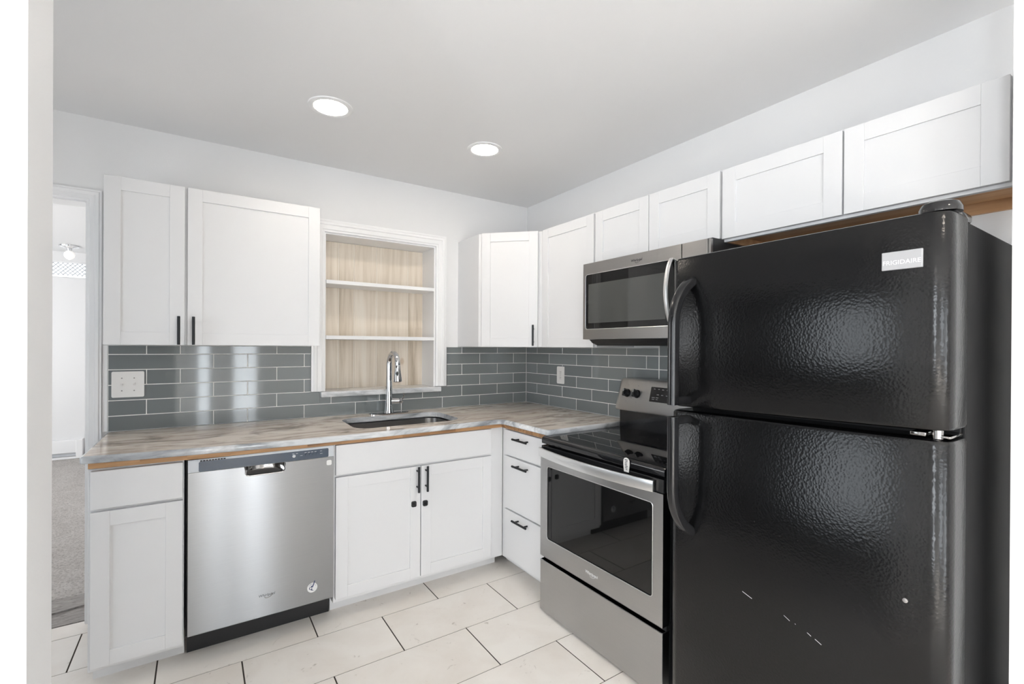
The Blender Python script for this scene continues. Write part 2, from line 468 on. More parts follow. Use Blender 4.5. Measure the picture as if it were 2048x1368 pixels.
# kitchen floor: 12 x 24 tiles in running bond
b = new()
PX, PY, G = 0.6035, 0.3112, 0.0021
row = 0
y1 = -0.724 + 3*PY
while y1 > -6.5:
    y0 = y1 - PY
    idx = round((y1+0.724)/PY)
    xo = -1.085 if idx % 2 == 1 else -1.390
    k = -9
    while xo + k*PX < 0.0:
        x0, x1 = xo+k*PX, xo+(k+1)*PX
        k += 1
        cx0, cx1, cy0, cy1 = max(x0, -5.5)+0.0030, min(x1, 0.0)-0.0030, y0+0.0020, min(y1, 0.028)-0.0020
        if cx1-cx0 < 0.01 or cy1-cy0 < 0.01: continue
        if y1 > -2.2 and (cx1 < -4.3 or cx0 > 0.1): continue
        t = bmesh.new()
        vs = [t.verts.new(c) for c in ((cx0,cy0,-0.01),(cx1,cy0,-0.01),(cx1,cy1,-0.01),(cx0,cy1,-0.01),(cx0,cy0,0),(cx1,cy0,0),(cx1,cy1,0),(cx0,cy1,0))]
        for f in ((4,5,6,7),(0,1,5,4),(1,2,6,5),(2,3,7,6),(3,0,4,7)): t.faces.new([vs[q] for q in f])
        merge(b, t, 0)
    y1 = y0
box(b, (-5.55, -6.55, -0.06), (0.0, 0.03, -0.0015), mi=1)
struct('floor', b, [M_FLOOR, M_FGROUT])

# doorway casing (jamb lining + moulded casing)
def casing(bm, path, prof, yf):
    """moulding round an opening in the back wall. path: inner-edge points (x,z) in order; prof: [(outward, proud)]; mitred"""
    n = len(path); rings = []
    for i in range(n):
        p = Vector((path[i][0], path[i][1]))
        ds = []
        if i > 0: ds.append((p-Vector(path[i-1])).normalized())
        if i < n-1: ds.append((Vector(path[i+1])-p).normalized())
        ns = [Vector((-d.y, d.x)) for d in ds]
        if len(ns) == 2:
            mv = (ns[0]+ns[1]); mv = mv/ mv.dot(ns[0])
        else: mv = ns[0]
        rings.append([bm.verts.new((p.x+mv.x*o, yf-h, p.y+mv.y*o)) for o, h in prof])
    k = len(prof)
    for i in range(n-1):
        for j in range(k):
            bm.faces.new([rings[i][j], rings[i][(j+1)%k], rings[i+1][(j+1)%k], rings[i+1][j]])
    bm.faces.new(rings[0]); bm.faces.new(rings[-1][::-1])
CPROF = [(0.0,-0.0), (0.0,0.010), (0.010,0.012), (0.012,0.016), (0.030,0.017), (0.034,0.020), (0.046,0.021), (0.050,0.017), (0.057,0.017), (0.057,0.0)]
b = new()
casing(b, [(DOOR[0], 0.0), (DOOR[0], 2.03), (DOOR[1], 2.03), (DOOR[1], 0.0)], CPROF, 0.0)
box(b, (DOOR[1]-0.004, 0.0, 0.0), (DOOR[1]+0.0, 0.12, 2.03)); box(b, (DOOR[0], 0.0, 0), (DOOR[0]+0.004, 0.12, 2.03)); box(b, (DOOR[0], 0.0, 2.026), (DOOR[1], 0.12, 2.03))
struct('door_1', b, M_TRIM)
# hall: bright latticed window high on the far wall
b = new()
box(b, (-3.95, 4.515, 2.13), (-3.0, 4.53, 2.145)); box(b, (-3.95, 4.515, 2.310), (-3.0, 4.53, 2.325))
for x in (-3.95, -3.015): box(b, (x, 4.515, 2.13), (x+0.015, 4.53, 2.325))
struct('window_1', b, M_TRIM)
b = new(); box(b, (-3.96, 4.57, 2.12), (-2.99, 4.575, 2.33)); o = put('window_pane', b, M_SKY, None); o['kind'] = 'structure'; o.name = 'window_2'
t = thing('window_lattice', 'grey diagonal lattice across the high bright window in the far room', 'lattice', (-3.475, 4.53, 2.15))
b = new()
for k in range(-3, 26):
    x = -3.95 + k*0.042
    for sgn in (1, -1):
        z0, z1 = 2.165, 2.308
        xa, xb = (x, x+(z1-z0)*0.95) if sgn > 0 else (x+(z1-z0)*0.95, x)
        if min(xa, xb) < -3.94 or max(xa, xb) > -3.01: continue
        sweep(b, [(xa, 4.522, z0), (xb, 4.522, z1)], circ(0.0055, 6))
put('lattice_strips', b, M_GREYP, t)
b = new(); box(b, (-3.94, 4.519, 2.160), (-3.01, 4.525, 2.166)); box(b, (-3.94, 4.519, 2.305), (-3.01, 4.525, 2.311)); put('rail', b, M_TRIM, t)
t = thing('pendant_light', 'clear glass globe ceiling light in the room beyond the doorway', 'ceiling light', (-3.343, 4.02, 2.28))
b = new(); lathe(b, [(0.001,2.438),(0.088,2.436),(0.086,2.424),(0.060,2.414),(0.026,2.404),(0.018,2.382),(0.001,2.380)], (-3.343,4.02,0)); put('canopy', b, M_CHROME, t, smooth=True)
b = new(); lathe(b, [(0.001,2.385),(0.022,2.380),(0.042,2.358),(0.048,2.335),(0.042,2.312),(0.024,2.290),(0.010,2.283),(0.001,2.278)], (-3.343,4.02,0)); put('globe', b, M_GLOBE, t, smooth=True)
t = thing('baseboard_heater', 'long white baseboard heater along the far wall beyond the carpet', 'heater', (-3.9, 4.46, 0.0))
b = new(); box(b, (-4.6, 4.43, 0.075), (-3.345, 4.495, 0.225), 0.006); put('cover', b, M_TRIM, t)
b = new(); box(b, (-4.6, 4.455, 0.035), (-3.345, 4.495, 0.072)); put('fin_tube', b, M_GREYP, t)
b = new(); box(b, (-3.352, 4.425, 0.005), (-3.29, 4.497, 0.232), 0.006); put('end_cap', b, M_TRIM, t)
b = new(); box(b, (-4.6, 4.435, 0.004), (-3.345, 4.495, 0.03), 0.004); put('base_rail', b, M_TRIM, t)
b = new(); box(b, (-3.28, 4.482, 0.004), (-1.9, 4.5, 0.10), 0.003); struct('baseboard_hall', b, M_TRIM)

# living-room window frames, the south one added for light (behind the photographer)
for i, (x0, x1, z0, z1) in enumerate(((-1.67, -1.28, 0.06, 2.06), (-4.0, -2.8, 0.5, 2.3))):
    b = new(); xm = (x0+x1)/2
    for xa in (x0, xm-0.025, x1-0.05): box(b, (xa, -6.52, z0), (xa+0.05, -6.48, z1))
    for za in (z0, (z0+z1)/2-0.02, z1-0.05): box(b, (x0, -6.52, za), (x1, -6.48, za+0.05))
    struct('window_%d' % (3+i), b, M_TRIM)
b = new()
for ya in (-4.10, -3.62): box(b, (-4.19, ya, 0.53), (-4.15, ya+0.04, 2.37))
for za in (0.53, 1.43, 2.33): box(b, (-4.19, -4.10, za), (-4.15, -3.58, za+0.04))
struct('window_5', b, M_TRIM)

# ------------------------------------------------------------------ recessed ceiling lights
def downlight(x, y, label, group='round recessed lights in the kitchen ceiling'):
    t = thing('recessed_light', label, 'ceiling light', (x, y, CE-0.006), group)
    b = new(); lathe(b, [(0.072,-0.001), (0.074,-0.005), (0.083,-0.007), (0.096,-0.004), (0.098,-0.0002), (0.072,-0.0002)], (x, y, CE), seg=40, caps=False); put('trim_ring', b, M_TRIM, t, smooth=True)
    b = new(); lathe(b, [(0.0005,-0.0030), (0.073,-0.0030), (0.073,-0.0002), (0.0005,-0.0002)], (x, y, CE), seg=40); put('lens', b, M_LAMP, t)
downlight(-1.650, -0.757, 'lit round recessed ceiling light nearer the left wall cabinet')
downlight(-0.833, -0.757, 'lit round recessed ceiling light nearer the corner of the room')
# added fill light: unseen copies of the same fixture over the living area
for x_, y_ in ((-1.2, -3.6), (-3.0, -3.6), (-1.2, -5.3), (-3.0, -5.3)): downlight(x_, y_, 'unseen recessed fill light added over the living area behind the camera', 'added fill lights over the living area')

# ------------------------------------------------------------------ cabinets
def shaker(bm, mp, w, h, th=0.019, st=0.058, rec=0.006, bev=0.0012):
    box(bm, (0,0,0), (st,h,th), bev, mp=mp); box(bm, (w-st,0,0), (w,h,th), bev, mp=mp)
    box(bm, (st,0,0), (w-st,st,th-0.0004), bev*0.7, mp=mp); box(bm, (st,h-st,0), (w-st,h,th-0.0004), bev*0.7, mp=mp)
    box(bm, (st-0.004,st-0.004,0.002), (w-st+0.004,h-st+0.004,th-rec), 0, mp=mp)
def door(parent, mp, w, h, name='door', **kw):
    b = new(); shaker(b, mp, w, h, **kw); return put(name, b, M_CAB, parent)
def slab(parent, mp, w, h, name='drawer_front', th=0.019):
    b = new(); box(b, (0,0,0), (w,h,th), 0.0022, mp=mp); return put(name, b, M_CAB, parent)
def pull(parent, mp, u, v, length, vertical=True, d0=0.019, r=0.0062):
    b = new()
    h = length/2; s = h*0.62
    def pt(a, d): return mp(u, v+a, d) if vertical else mp(u+a, v, d)
    cyl(b, pt(-h, d0+0.030), pt(h, d0+0.030), r, 14, bev=0.001)
    for a in (-s, s): cyl(b, pt(a, d0-0.001), pt(a, d0+0.030), 0.0048, 12)
    return put('handle', b, M_BLACK, parent, smooth=True)
def lock(parent, mp, u, v):
    b = new()
    prism(b, [(u+x, v+y) for x, y in rrect(0.027, 0.030, 0.007)], 0.019, 0.0265, mp, 0, 0)
    o = put('child_lock', b, M_BMATT, parent)
    b = new(); c = mp(u, v, 0.0262); c2 = mp(u, v, 0.0290); cyl(b, c, c2, 0.0072, 18, 0.0062)
    o2 = put('lock_button', b, M_BLACK, parent, smooth=True)
    return o

# --- wall cabinet on the left
ZB, ZT = 1.342, 2.085
t = thing('wall_cabinet', 'white two-door wall cabinet with black pulls, left of the open niche', 'cabinet', (-2.05, -0.15, ZB), 'white shaker wall cabinets')
b = new(); box(b, (-2.497,-0.305,ZB+0.002), (-1.606,-0.001,ZT-0.002), 0.001); put('carcass', b, M_CAB, t)
mp = face_back(-2.497, ZB, -0.306)
d = door(t, mp, 0.291, ZT-ZB); pull(d, mp, 0.269, 0.068, 0.132)
mp = face_back(-2.195, ZB, -0.306)
d = door(t, mp, 0.589, ZT-ZB); pull(d, mp, 0.024, 0.068, 0.132)

# --- diagonal corner wall cabinet
t = thing('corner_wall_cabinet', 'white angled wall cabinet filling the corner above the worktop', 'cabinet', (-0.3, -0.3, ZB), 'white shaker wall cabinets')
b = new(); prism(b, [(-0.608,-0.001),(-0.608,-0.300),(-0.300,-0.608),(-0.001,-0.608),(-0.001,-0.001)], ZB+0.001, ZT+0.003, lambda u,v,d:(u,v,d)); put('carcass', b, M_CAB, t)
mp = face_diag((-0.608,-0.300), (-0.300,-0.608), ZB)
d = door(t, lambda u,v,dd: mp(u+0.026, v, dd+0.001), 0.372, ZT-ZB+0.003)
pull(d, mp, 0.372, 0.075, 0.135)

# --- single door wall cabinet beside it
t = thing('wall_cabinet', 'tall single-door white wall cabinet between the corner cabinet and the microwave', 'cabinet', (-0.15, -0.85, ZB), 'white shaker wall cabinets')
b = new(); box(b, (-0.305,-1.098,ZB+0.001), (-0.001,-0.6095,ZT+0.003), 0.001); put('carcass', b, M_CAB, t)
mp = face_right(-0.622, ZB, -0.306); door(t, mp, 0.468, ZT-ZB+0.003)
# --- over the microwave
t = thing('wall_cabinet', 'short two-door white wall cabinet directly above the microwave', 'cabinet', (-0.15, -1.48, 1.805), 'white shaker wall cabinets')
b = new(); box(b, (-0.305,-1.857,1.800), (-0.001,-1.0995,2.088), 0.001); put('carcass', b, M_CAB, t)
mp = face_right(-1.103, 1.803, -0.306); door(t, mp, 0.370, 0.285)
mp = face_right(-1.477, 1.803, -0.306); door(t, mp, 0.373, 0.285)
# --- over the fridge
t = thing('wall_cabinet', 'wide two-door white wall cabinet with bare wood underside above the fridge', 'cabinet', (-0.15, -2.28, 1.79), 'white shaker wall cabinets')
b = new(); box(b, (-0.305,-2.722,1.826), (-0.001,-1.859,2.088))
box(b, (-0.305,-2.722,1.788), (-0.286,-1.859,1.83), 0.0006); box(b, (-0.286,-2.722,1.788), (-0.001,-2.708,1.83))
put('carcass', b, M_CAB, t)
mp = face_right(-1.862, 1.798, -0.306); door(t, mp, 0.441, 0.289)
mp = face_right(-2.309, 1.798, -0.306); door(t, mp, 0.394, 0.289)
b = new(); box(b, (-0.2855,-2.707,1.822), (-0.001,-1.872,1.8265)); put('bottom_panel', b, M_WOODY, t)
b = new(); box(b, (-0.2855,-1.873,1.788), (-0.001,-1.8595,1.8265)); put('side_panel', b, M_WOODY, t)
b = new(); box(b, (-0.020,-2.707,1.786), (-0.001,-1.8735,1.8215)); put('hanging_rail', b, M_WOODY, t)

# --- base cabinets
def carcass_back(t, x0, x1):
    b = new(); box(b, (x0,-0.610,0.075), (x1,-0.590,0.8605), 0.0015); box(b, (x0,-0.5905,0.075), (x0+0.016,-0.012,0.8605)); box(b, (x1-0.016,-0.5905,0.075), (x1,-0.012,0.8605)); box(b, (x0+0.016,-0.5905,0.075), (x1-0.016,-0.012,0.091)); put('carcass', b, M_CAB, t)
    b = new(); box(b, (x0+0.004,-0.523,0.0), (x1,-0.505,0.0745)); put('toe_kick', b, M_CAB, t)
t = thing('base_cabinet', 'narrow white base cabinet at the left end, one drawer over a door', 'cabinet', (-2.35, -0.3, 0), 'white base cabinets')
carcass_back(t, -2.503, -2.199)
slab(t, face_back(-2.494, 0.706, -0.611), 0.291, 0.148)
door(t, face_back(-2.494, 0.094, -0.611), 0.291, 0.601)
t = thing('base_cabinet', 'wide white sink cabinet with two doors, black pulls and child locks', 'cabinet', (-1.1, -0.3, 0), 'white base cabinets')
carcass_back(t, -1.597, -0.6105)
slab(t, face_back(-1.590, 0.707, -0.611), 0.888, 0.148, 'false_drawer_front')
mp = face_back(-1.590, 0.098, -0.611); d = door(t, mp, 0.441, 0.598); pull(d, mp, 0.420, 0.532, 0.137); lock(d, mp, 0.402, 0.399)
mp = face_back(-1.145, 0.098, -0.611); d = door(t, mp, 0.443, 0.598); pull(d, mp, 0.025, 0.530, 0.137); lock(d, mp, 0.022, 0.393)
t = thing('base_cabinet', 'white three-drawer base cabinet with black pulls beside the range', 'cabinet', (-0.3, -0.85, 0), 'white base cabinets')
b = new(); box(b, (-0.610,-1.098,0.075), (-0.012,-0.6115,0.8605), 0.0015); put('carcass', b, M_CAB, t)
b = new(); box(b, (-0.523,-1.098,0), (-0.505,-0.5235,0.0745)); put('toe_kick', b, M_CAB, t)
for z0, h, hz in ((0.706, 0.146, 0.814), (0.390, 0.306, 0.660), (0.100, 0.281, 0.347)):
    mp = face_right(-0.660, z0, -0.611); d = slab(t, mp, 0.425, h)
    pull(d, mp, 0.194, hz-z0, 0.140, False)

# ------------------------------------------------------------------ worktop
CT = 0.915
def topz(x, y):
    f = max(0.0, min(1.0, -y/0.655))
    if x < -0.66:
        s = (x+2.52)/1.86
        dz = 0.004*(1-s) - 0.010*math.sin(math.pi*min(1, max(0, s))**0.9) - 0.004*s
    else: dz = -0.004*max(0.0, min(1.0, -x/0.65))/max(f, 1e-3) if f > 0 else 0
    if x >= -0.66: return -0.004*max(0.0, min(1.0, -x/0.648))
    return dz*f
outer = [(-2.523,-0.0105), (-2.523,-0.640)]
outer += [(-2.523+0.012*(1-math.cos(a)), -0.640-0.012*math.sin(a)) for a in (0.5, 1.0, 1.57)]
outer += [(-2.511+(k/12)*(1.84), -0.652) for k in range(1, 12)]
outer += [(-0.688+0.04*math.sin(a), -0.692+0.04*math.cos(a)) for a in (0, 0.4, 0.8, 1.2, 1.57)]
outer += [(-0.648,-0.85), (-0.648,-1.080)]
outer += [(-0.648+0.022*(1-math.cos(a)), -1.080-0.022*math.sin(a)) for a in (0.5, 1.0, 1.57)]
outer += [(-0.3,-1.102), (-0.011,-1.102), (-0.011,-0.0105), (-0.9,-0.0105), (-1.7,-0.0105)]
hx0, hx1, hy0, hy1, hr = -1.462, -0.842, -0.530, -0.150, 0.085
hole = [(hx0+(hx1-hx0)/2+u, (hy0+hy1)/2+v) for u, v in rrect(hx1-hx0, hy1-hy0, hr, 6)]
def slab_with_hole(bm, outer, hole, z0, z1, rnd, mi_top, mi_edge, fz):
    """plate with a hole; the outer front edge is rounded over"""
    def inset(poly, d):
        n = len(poly); out = []
        for i in range(n):
            p0, p, p1 = Vector(poly[i-1]), Vector(poly[i]), Vector(poly[(i+1)%n])
            a = (p-p0).normalized(); c = (p1-p).normalized()
            n1, n2 = Vector((-a.y, a.x)), Vector((-c.y, c.x))
            mvec = n1+n2
            if mvec.length < 1e-6: mvec = n1
            mvec = mvec/max(0.3, mvec.dot(n1))
            out.append((p + mvec*d).to_tuple())
        return out
    area2 = sum(outer[i-1][0]*outer[i][1]-outer[i][0]*outer[i-1][1] for i in range(len(outer)))
    if area2 < 0: outer = outer[::-1]
    levels = []
    for a in (0, 0.4, 0.8, 1.2, 1.5708):
        levels.append((rnd*(1-math.sin(a)) , z1 - rnd + rnd*math.cos(a)))   # top arc
    levels = [(rnd*(1-math.sin(a)), z1-rnd*(1-math.cos(a))) for a in (0, 0.4, 0.8, 1.2, 1.5708)]
    levels += [(rnd*(1-math.cos(a))*0.6, z0+rnd*0.6*(1-math.sin(a))) for a in (0, 0.8, 1.5708)]
    rings = []
    for d, z in levels:
        pl = inset(outer, d)
        rings.append([bm.verts.new((x, y, z+fz(x, y))) for x, y in pl])
    n = len(outer)
    for i in range(len(rings)-1):
        for j in range(n):
            f = bm.faces.new([rings[i][j], rings[i][(j+1)%n], rings[i+1][(j+1)%n], rings[i+1][j]]); f.material_index = mi_edge; f.smooth = True
    ht = [bm.verts.new((x, y, z1+fz(x, y))) for x, y in hole]; hb = [bm.verts.new((x, y, z0+fz(x, y))) for x, y in hole]
    k = len(hole)
    for j in range(k):
        f = bm.faces.new([ht[j], ht[(j+1)%k], hb[(j+1)%k], hb[j]]); f.material_index = mi_edge
    for ring, hl in ((rings[0], ht), (rings[-1], hb)):
        es = []
        for lst in (ring, hl):
            for j in range(len(lst)):
                e = bm.edges.get((lst[j], lst[(j+1)%len(lst)])) or bm.edges.new((lst[j], lst[(j+1)%len(lst)]))
                es.append(e)
        r = bmesh.ops.triangle_fill(bm, use_beauty=True, use_dissolve=False, edges=es)
        for g in r['geom']:
            if isinstance(g, bmesh.types.BMFace): g.material_index = mi_top
t = thing('worktop', 'brown and grey banded marble worktop running in an L round the corner', 'worktop', (-1.2, -0.3, 0.884))
b = new(); slab_with_hole(b, outer, hole, 0.886, CT, 0.010, 0, 1, topz)
put('marble_slab', b, [M_MARBLE, M_MARBLE_E], t)
b = new()
for i in range(12):
    xa, xb = -2.499+i*(1.864/12), -2.499+(i+1)*(1.864/12)
    prism(b, [(xa, 0.8615+0.007*max(0, 1-abs(xa+2.5)/0.5)), (xb, 0.8615+0.007*max(0, 1-abs(xb+2.5)/0.5)), (xb, 0.885+topz(xb,-.62)), (xa, 0.885+topz(xa,-.62))], 0.56, 0.642, lambda u,v,d:(u,-d,v))
box(b, (-0.640,-1.098,0.862), (-0.56,-0.640,0.8805))
put('plywood_underlay', b, M_PLY, t, label='brown plywood edge under the marble')

# sink
t = thing('kitchen_sink', 'stainless undermount sink sunk into the marble worktop', 'sink', (-1.15, -0.34, 0.70))
b = new()
def ringpts(g, z): return [(x+(hx0+hx1)/2, y+(hy0+hy1)/2, z) for x, y in rrect(hx1-hx0+g, hy1-hy0+g, max(0.02, hr+g/2), 6)]
levels = [(0.04,0.8735),(0.012,0.8735),(0.010,0.868),(-0.004,0.74),(-0.05,0.705),(-0.16,0.698)]
rings = [[b.verts.new(p) for p in ringpts(g, z)] for g, z in levels]
for i in range(len(rings)-1):
    k = len(rings[0])
    for j in range(k): b.faces.new([rings[i][j], rings[i][(j+1)%k], rings[i+1][(j+1)%k], rings[i+1][j]])
b.faces.new(rings[-1])
put('basin', b, M_BASIN, t, smooth=True)
b = new(); lathe(b, [(0.001,0.701),(0.030,0.701),(0.042,0.7035),(0.044,0.6995)], (-1.15,-0.30,0)); put('drain', b, M_CHROME, t, smooth=True)

# faucet
FX, FY = -1.139, -0.088
t = thing('kitchen_faucet', 'chrome gooseneck pull-down faucet standing behind the sink', 'faucet', (FX, FY, CT))
b = new(); prism(b, [(FX+x, FY-0.004+y) for x, y in rrect(0.255, 0.056, 0.027, 8)], CT-0.0008, CT+0.006, lambda u,v,d:(u,v,d)); put('base_plate', b, M_CHROME, t, smooth=True)
b = new(); lathe(b, [(0.001,CT+0.005),(0.031,CT+0.005),(0.031,CT+0.010),(0.0275,CT+0.02),(0.024,CT+0.06),(0.0225,CT+0.10),(0.0215,CT+0.135),(0.019,CT+0.155),(0.001,CT+0.157)], (FX,FY,0)); put('body', b, M_CHROME, t, smooth=True)
b = new()
sd = Vector((0.04,-1.0,0)).normalized()
R_ = 0.068
pts = [(FX, FY, CT+0.14+k*0.022) for k in range(9)]
zc = CT+0.14+8*0.022
for k in range(1, 19):
    a = math.radians(k*10.2)
    o_ = R_*(1-math.cos(a))
    pts.append((FX+sd.x*o_, FY+sd.y*o_, zc+R_*math.sin(a)))
sweep(b, pts, lambda s: circ(0.0205-0.0045*min(1, s*2.0), 18), side=(sd.y,-sd.x,0)); put('spout', b, M_CHROME, t, smooth=True)
e = Vector(pts[-1]); dn = (Vector(pts[-1])-Vector(pts[-2])).normalized()
b = new()
sp = [e - dn*0.004, e + dn*0.004, e + dn*0.03, e + dn*0.075, e + dn*0.098, e+dn*0.104]
rr = [0.0145, 0.0175, 0.0185, 0.0245, 0.027, 0.022]
rings = []
for p_, r_ in zip(sp, rr):
    s1 = dn.cross(Vector((0,1,0.2))).normalized(); s2 = dn.cross(s1)
    rings.append([b.verts.new(p_ + s1*x + s2*y) for x, y in circ(r_, 20)])
for i in range(len(rings)-1):
    for j in range(20): b.faces.new([rings[i][j], rings[i][(j+1)%20], rings[i+1][(j+1)%20], rings[i+1][j]])
b.faces.new(rings[0]); b.faces.new(rings[-1])
sh = put('spray_head', b, M_CHROME, t, smooth=True)
b = new(); q = e + dn*0.052 + Vector((-0.010,-0.0205,0)); lathe(b, [(0.001,-0.004),(0.006,-0.0035),(0.0072,0.0),(0.0072,0.004)], (0,0,0), 'y', 14)
for v in b.verts: v.co = Vector((v.co.x*0.9, v.co.y, v.co.z*2.2)) + q
put('spray_button', b, M_BMATT, sh, smooth=True)
b = new()
cyl(b, (FX+0.012,FY-0.004,CT+0.078), (FX+0.062,FY-0.020,CT+0.078), 0.0185, 20, 0.0165, bev=0.003)
lathe(b, [(0.001,0.016),(0.010,0.0135),(0.0165,0.004),(0.0175,-0.004),(0.001,-0.012)], (FX+0.068,FY-0.022,CT+0.078), 'x', 18)
lv = bez((FX+0.066,FY-0.022,CT+0.086), (FX+0.086,FY-0.028,CT+0.092), (FX+0.088,FY-0.034,CT+0.108), (FX+0.080,FY-0.040,CT+0.128), 8)
sweep(b, lv, lambda s: circ(0.0085-0.003*s, 12, 0.006-0.002*s))
put('lever', b, M_CHROME, t, smooth=True)

# ------------------------------------------------------------------ glass tile backsplash
GZ = [1.29497-0.075982*k for k in range(8)]           # grout lines downwards
def tile_wall(bm, mp, rows, u0, u1, cut, g=0.0040, th=0.008, umax=None):
    """rows: list of (z0, z1, [joint positions]); cut(u0,u1,z0,z1) -> list of clipped rectangles"""
    for z0, z1, js in rows:
        xs = [u0] + sorted(j for j in js if u0+0.004 < j < u1-0.004) + [u1]
        for i in range(len(xs)-1):
            for (a, c, e, f) in cut(xs[i]+g/2, xs[i+1]-g/2, z0+g/2, z1-g/2):
                if c-a < 0.006 or f-e < 0.006: continue
                box(bm, (a, e, 0.0), (c, f, th), 0.0010, 0, mp, 1)
NXL, NXR, NZ = -1.592, -0.696, 1.068       # casing outline
def cut_back(a, c, e, f):
    out = []
    # casing occupies NXL..NXR above NZ; sill -1.54..-0.753 down to 1.032
    segs = [(a, c)]
    def clip(segs, lo, hi):
        r = []
        for s0, s1 in segs:
            if s1 <= lo or s0 >= hi: r.append((s0, s1)); continue
            if s0 < lo: r.append((s0, lo))
            if s1 > hi: r.append((hi, s1))
        return r
    if e >= NZ-0.004:
        return [(s0, s1, e, f) for s0, s1 in clip(segs, NXL-0.001, NXR+0.001)]
    if f > NZ-0.04:
        for s0, s1 in segs:
            for lo, hi, top in ((-99, NXL-0.001, f), (NXL-0.001, -1.541, min(f, NZ-0.002)), (-1.541, -0.752, 1.031), (-0.752, NXR+0.001, min(f, NZ-0.002)), (NXR+0.001, 99, f)):
                q0, q1 = max(s0, lo), min(s1, hi)
                if q1 > q0: out.append((q0, q1, e, top))
        # merge neighbours with equal tops
        res = []
        for r in out:
            if res and abs(res[-1][1]-r[0]) < 1e-6 and abs(res[-1][3]-r[3]) < 1e-6: res[-1] = (res[-1][0], r[1], e, r[3])
            else: res.append(r)
        return res
    return [(a, c, e, f)]
ja = [-2.083, -1.922, -1.628, -1.328, -1.028, -0.730, -0.430, -0.132]
jb = [-2.370, -2.230, -1.775, -1.475, -1.175, -0.878, -0.578, -0.279]
rows = [(GZ[0], 1.3405, jb)]
for k in range(5): rows.append((GZ[k+1], GZ[k], ja if k % 2 == 0 else jb))
b = new()
tile_wall(b, lambda u, v, d: (u, -0.002-d, v), rows, -2.520, -0.011, cut_back)
for (x0, x1, z0, z1) in ((-2.520, NXL-0.001, 0.9155, 1.3405), (NXL-0.001, NXR+0.001, 0.9155, 1.031), (NXR+0.001, -0.0105, 0.9155, 1.3405)):
    box(b, (x0, -0.0085, z0), (x1, -0.0003, z1), mi=1)
put('tile_backsplash', b, [M_TILE, M_GROUT], loc=(-1.25,0,CT), label='grey glass subway tile backsplash behind the sink and switch plate', cat='backsplash', group='grey glass tile backsplashes')
def cut_right(a, c, e, f): return [(a, c, e, f)]
ra = [0.296+0.3005*k for k in range(6)]; rb = [0.1485+0.2995*k for k in range(7)]
rows = [(GZ[0], 1.3405, rb)]
for k in range(5): rows.append((GZ[k+1], GZ[k], ra if k % 2 == 0 else rb))
b = new()
mpr = lambda u, v, d: (-0.002-d, -u, v)
tile_wall(b, mpr, rows, 0.011, 1.285, cut_right)
rows[0] = (GZ[0], 1.383, rb)
tile_wall(b, mpr, rows, 1.2878, 1.92, cut_right)
box(b, (-0.0085,-1.2865,0.9155), (-0.0003,-0.0105,1.3405), mi=1); box(b, (-0.0085,-1.92,0.84), (-0.0003,-1.2865,1.383), mi=1)
put('tile_backsplash', b, [M_TILE, M_GROUT], loc=(0,-0.9,CT), label='grey glass subway tile backsplash beside and behind the range', cat='backsplash', group='grey glass tile backsplashes')
# white bullnose strip ending the tile by the doorway
b = new(); box(b, (-2.541,-0.009,0.9165), (-2.521,-0.0003,1.3415), 0.002); struct('trim_3', b, M_TRIM)

# ------------------------------------------------------------------ open niche with shelves
t = thing('recessed_shelf_niche', 'white framed open wall niche lined with whitewashed boards above the sink', 'niche', (-1.15, 0.05, 1.05))
b = new()
NPROF = [(0.0,0.0), (0.0,0.014), (0.012,0.016), (0.015,0.020), (0.040,0.021), (0.044,0.025), (0.058,0.026), (0.064,0.021), (0.074,0.020), (0.0745,0.0)]
casing(b, [(NICHE[0], 1.069), (NICHE[0], NICHE[3]), (NICHE[1], NICHE[3]), (NICHE[1], 1.069)], [(o_*1.0, h_) for o_, h_ in NPROF], -0.0005)
put('casing', b, M_TRIM, t)
b = new()
yb = 0.215
box(b, (NICHE[0]+0.0003, 0.0, 1.052), (NICHE[0]+0.010, yb, NICHE[3]-0.0003)); box(b, (NICHE[1]-0.010, 0.0, 1.052), (NICHE[1]-0.0003, yb, NICHE[3]-0.0003)); box(b, (NICHE[0]+0.01, 0.0, NICHE[3]-0.010), (NICHE[1]-0.01, yb, NICHE[3]-0.0003))
put('lining', b, M_TRIM, t)
b = new()
xs = [-1.507, -1.383, -1.283, -1.131, -0.905, -0.793]
for i in range(5): box(b, (xs[i]+0.0022, 0.201, 1.06), (xs[i+1]-0.0022, 0.211, 2.026), 0.0015, seg=1)
box(b, (-1.507, 0.2025, 1.06), (-0.793, 0.2145, 2.026), mi=1)
put('back_boards', b, [M_SHIP, M_GROOVE], t, label='whitewashed vertical wood boards')
for z0, z1 in ((1.724, 1.747), (1.384, 1.407)):
    b = new(); box(b, (NICHE[0]+0.0105, -0.012, z0), (NICHE[1]-0.0105, 0.1995, z1), 0.0015); put('shelf', b, M_TRIM, t)
b = new(); box(b, (-1.539, -0.045, 1.033), (-0.754, -0.001, 1.066), 0.004); box(b, (NICHE[0]+0.011, -0.003, 1.0525), (NICHE[1]-0.011, 0.2005, 1.066), 0.001); put('sill', b, M_MARBLE_E, t, label='grey and white marble sill')

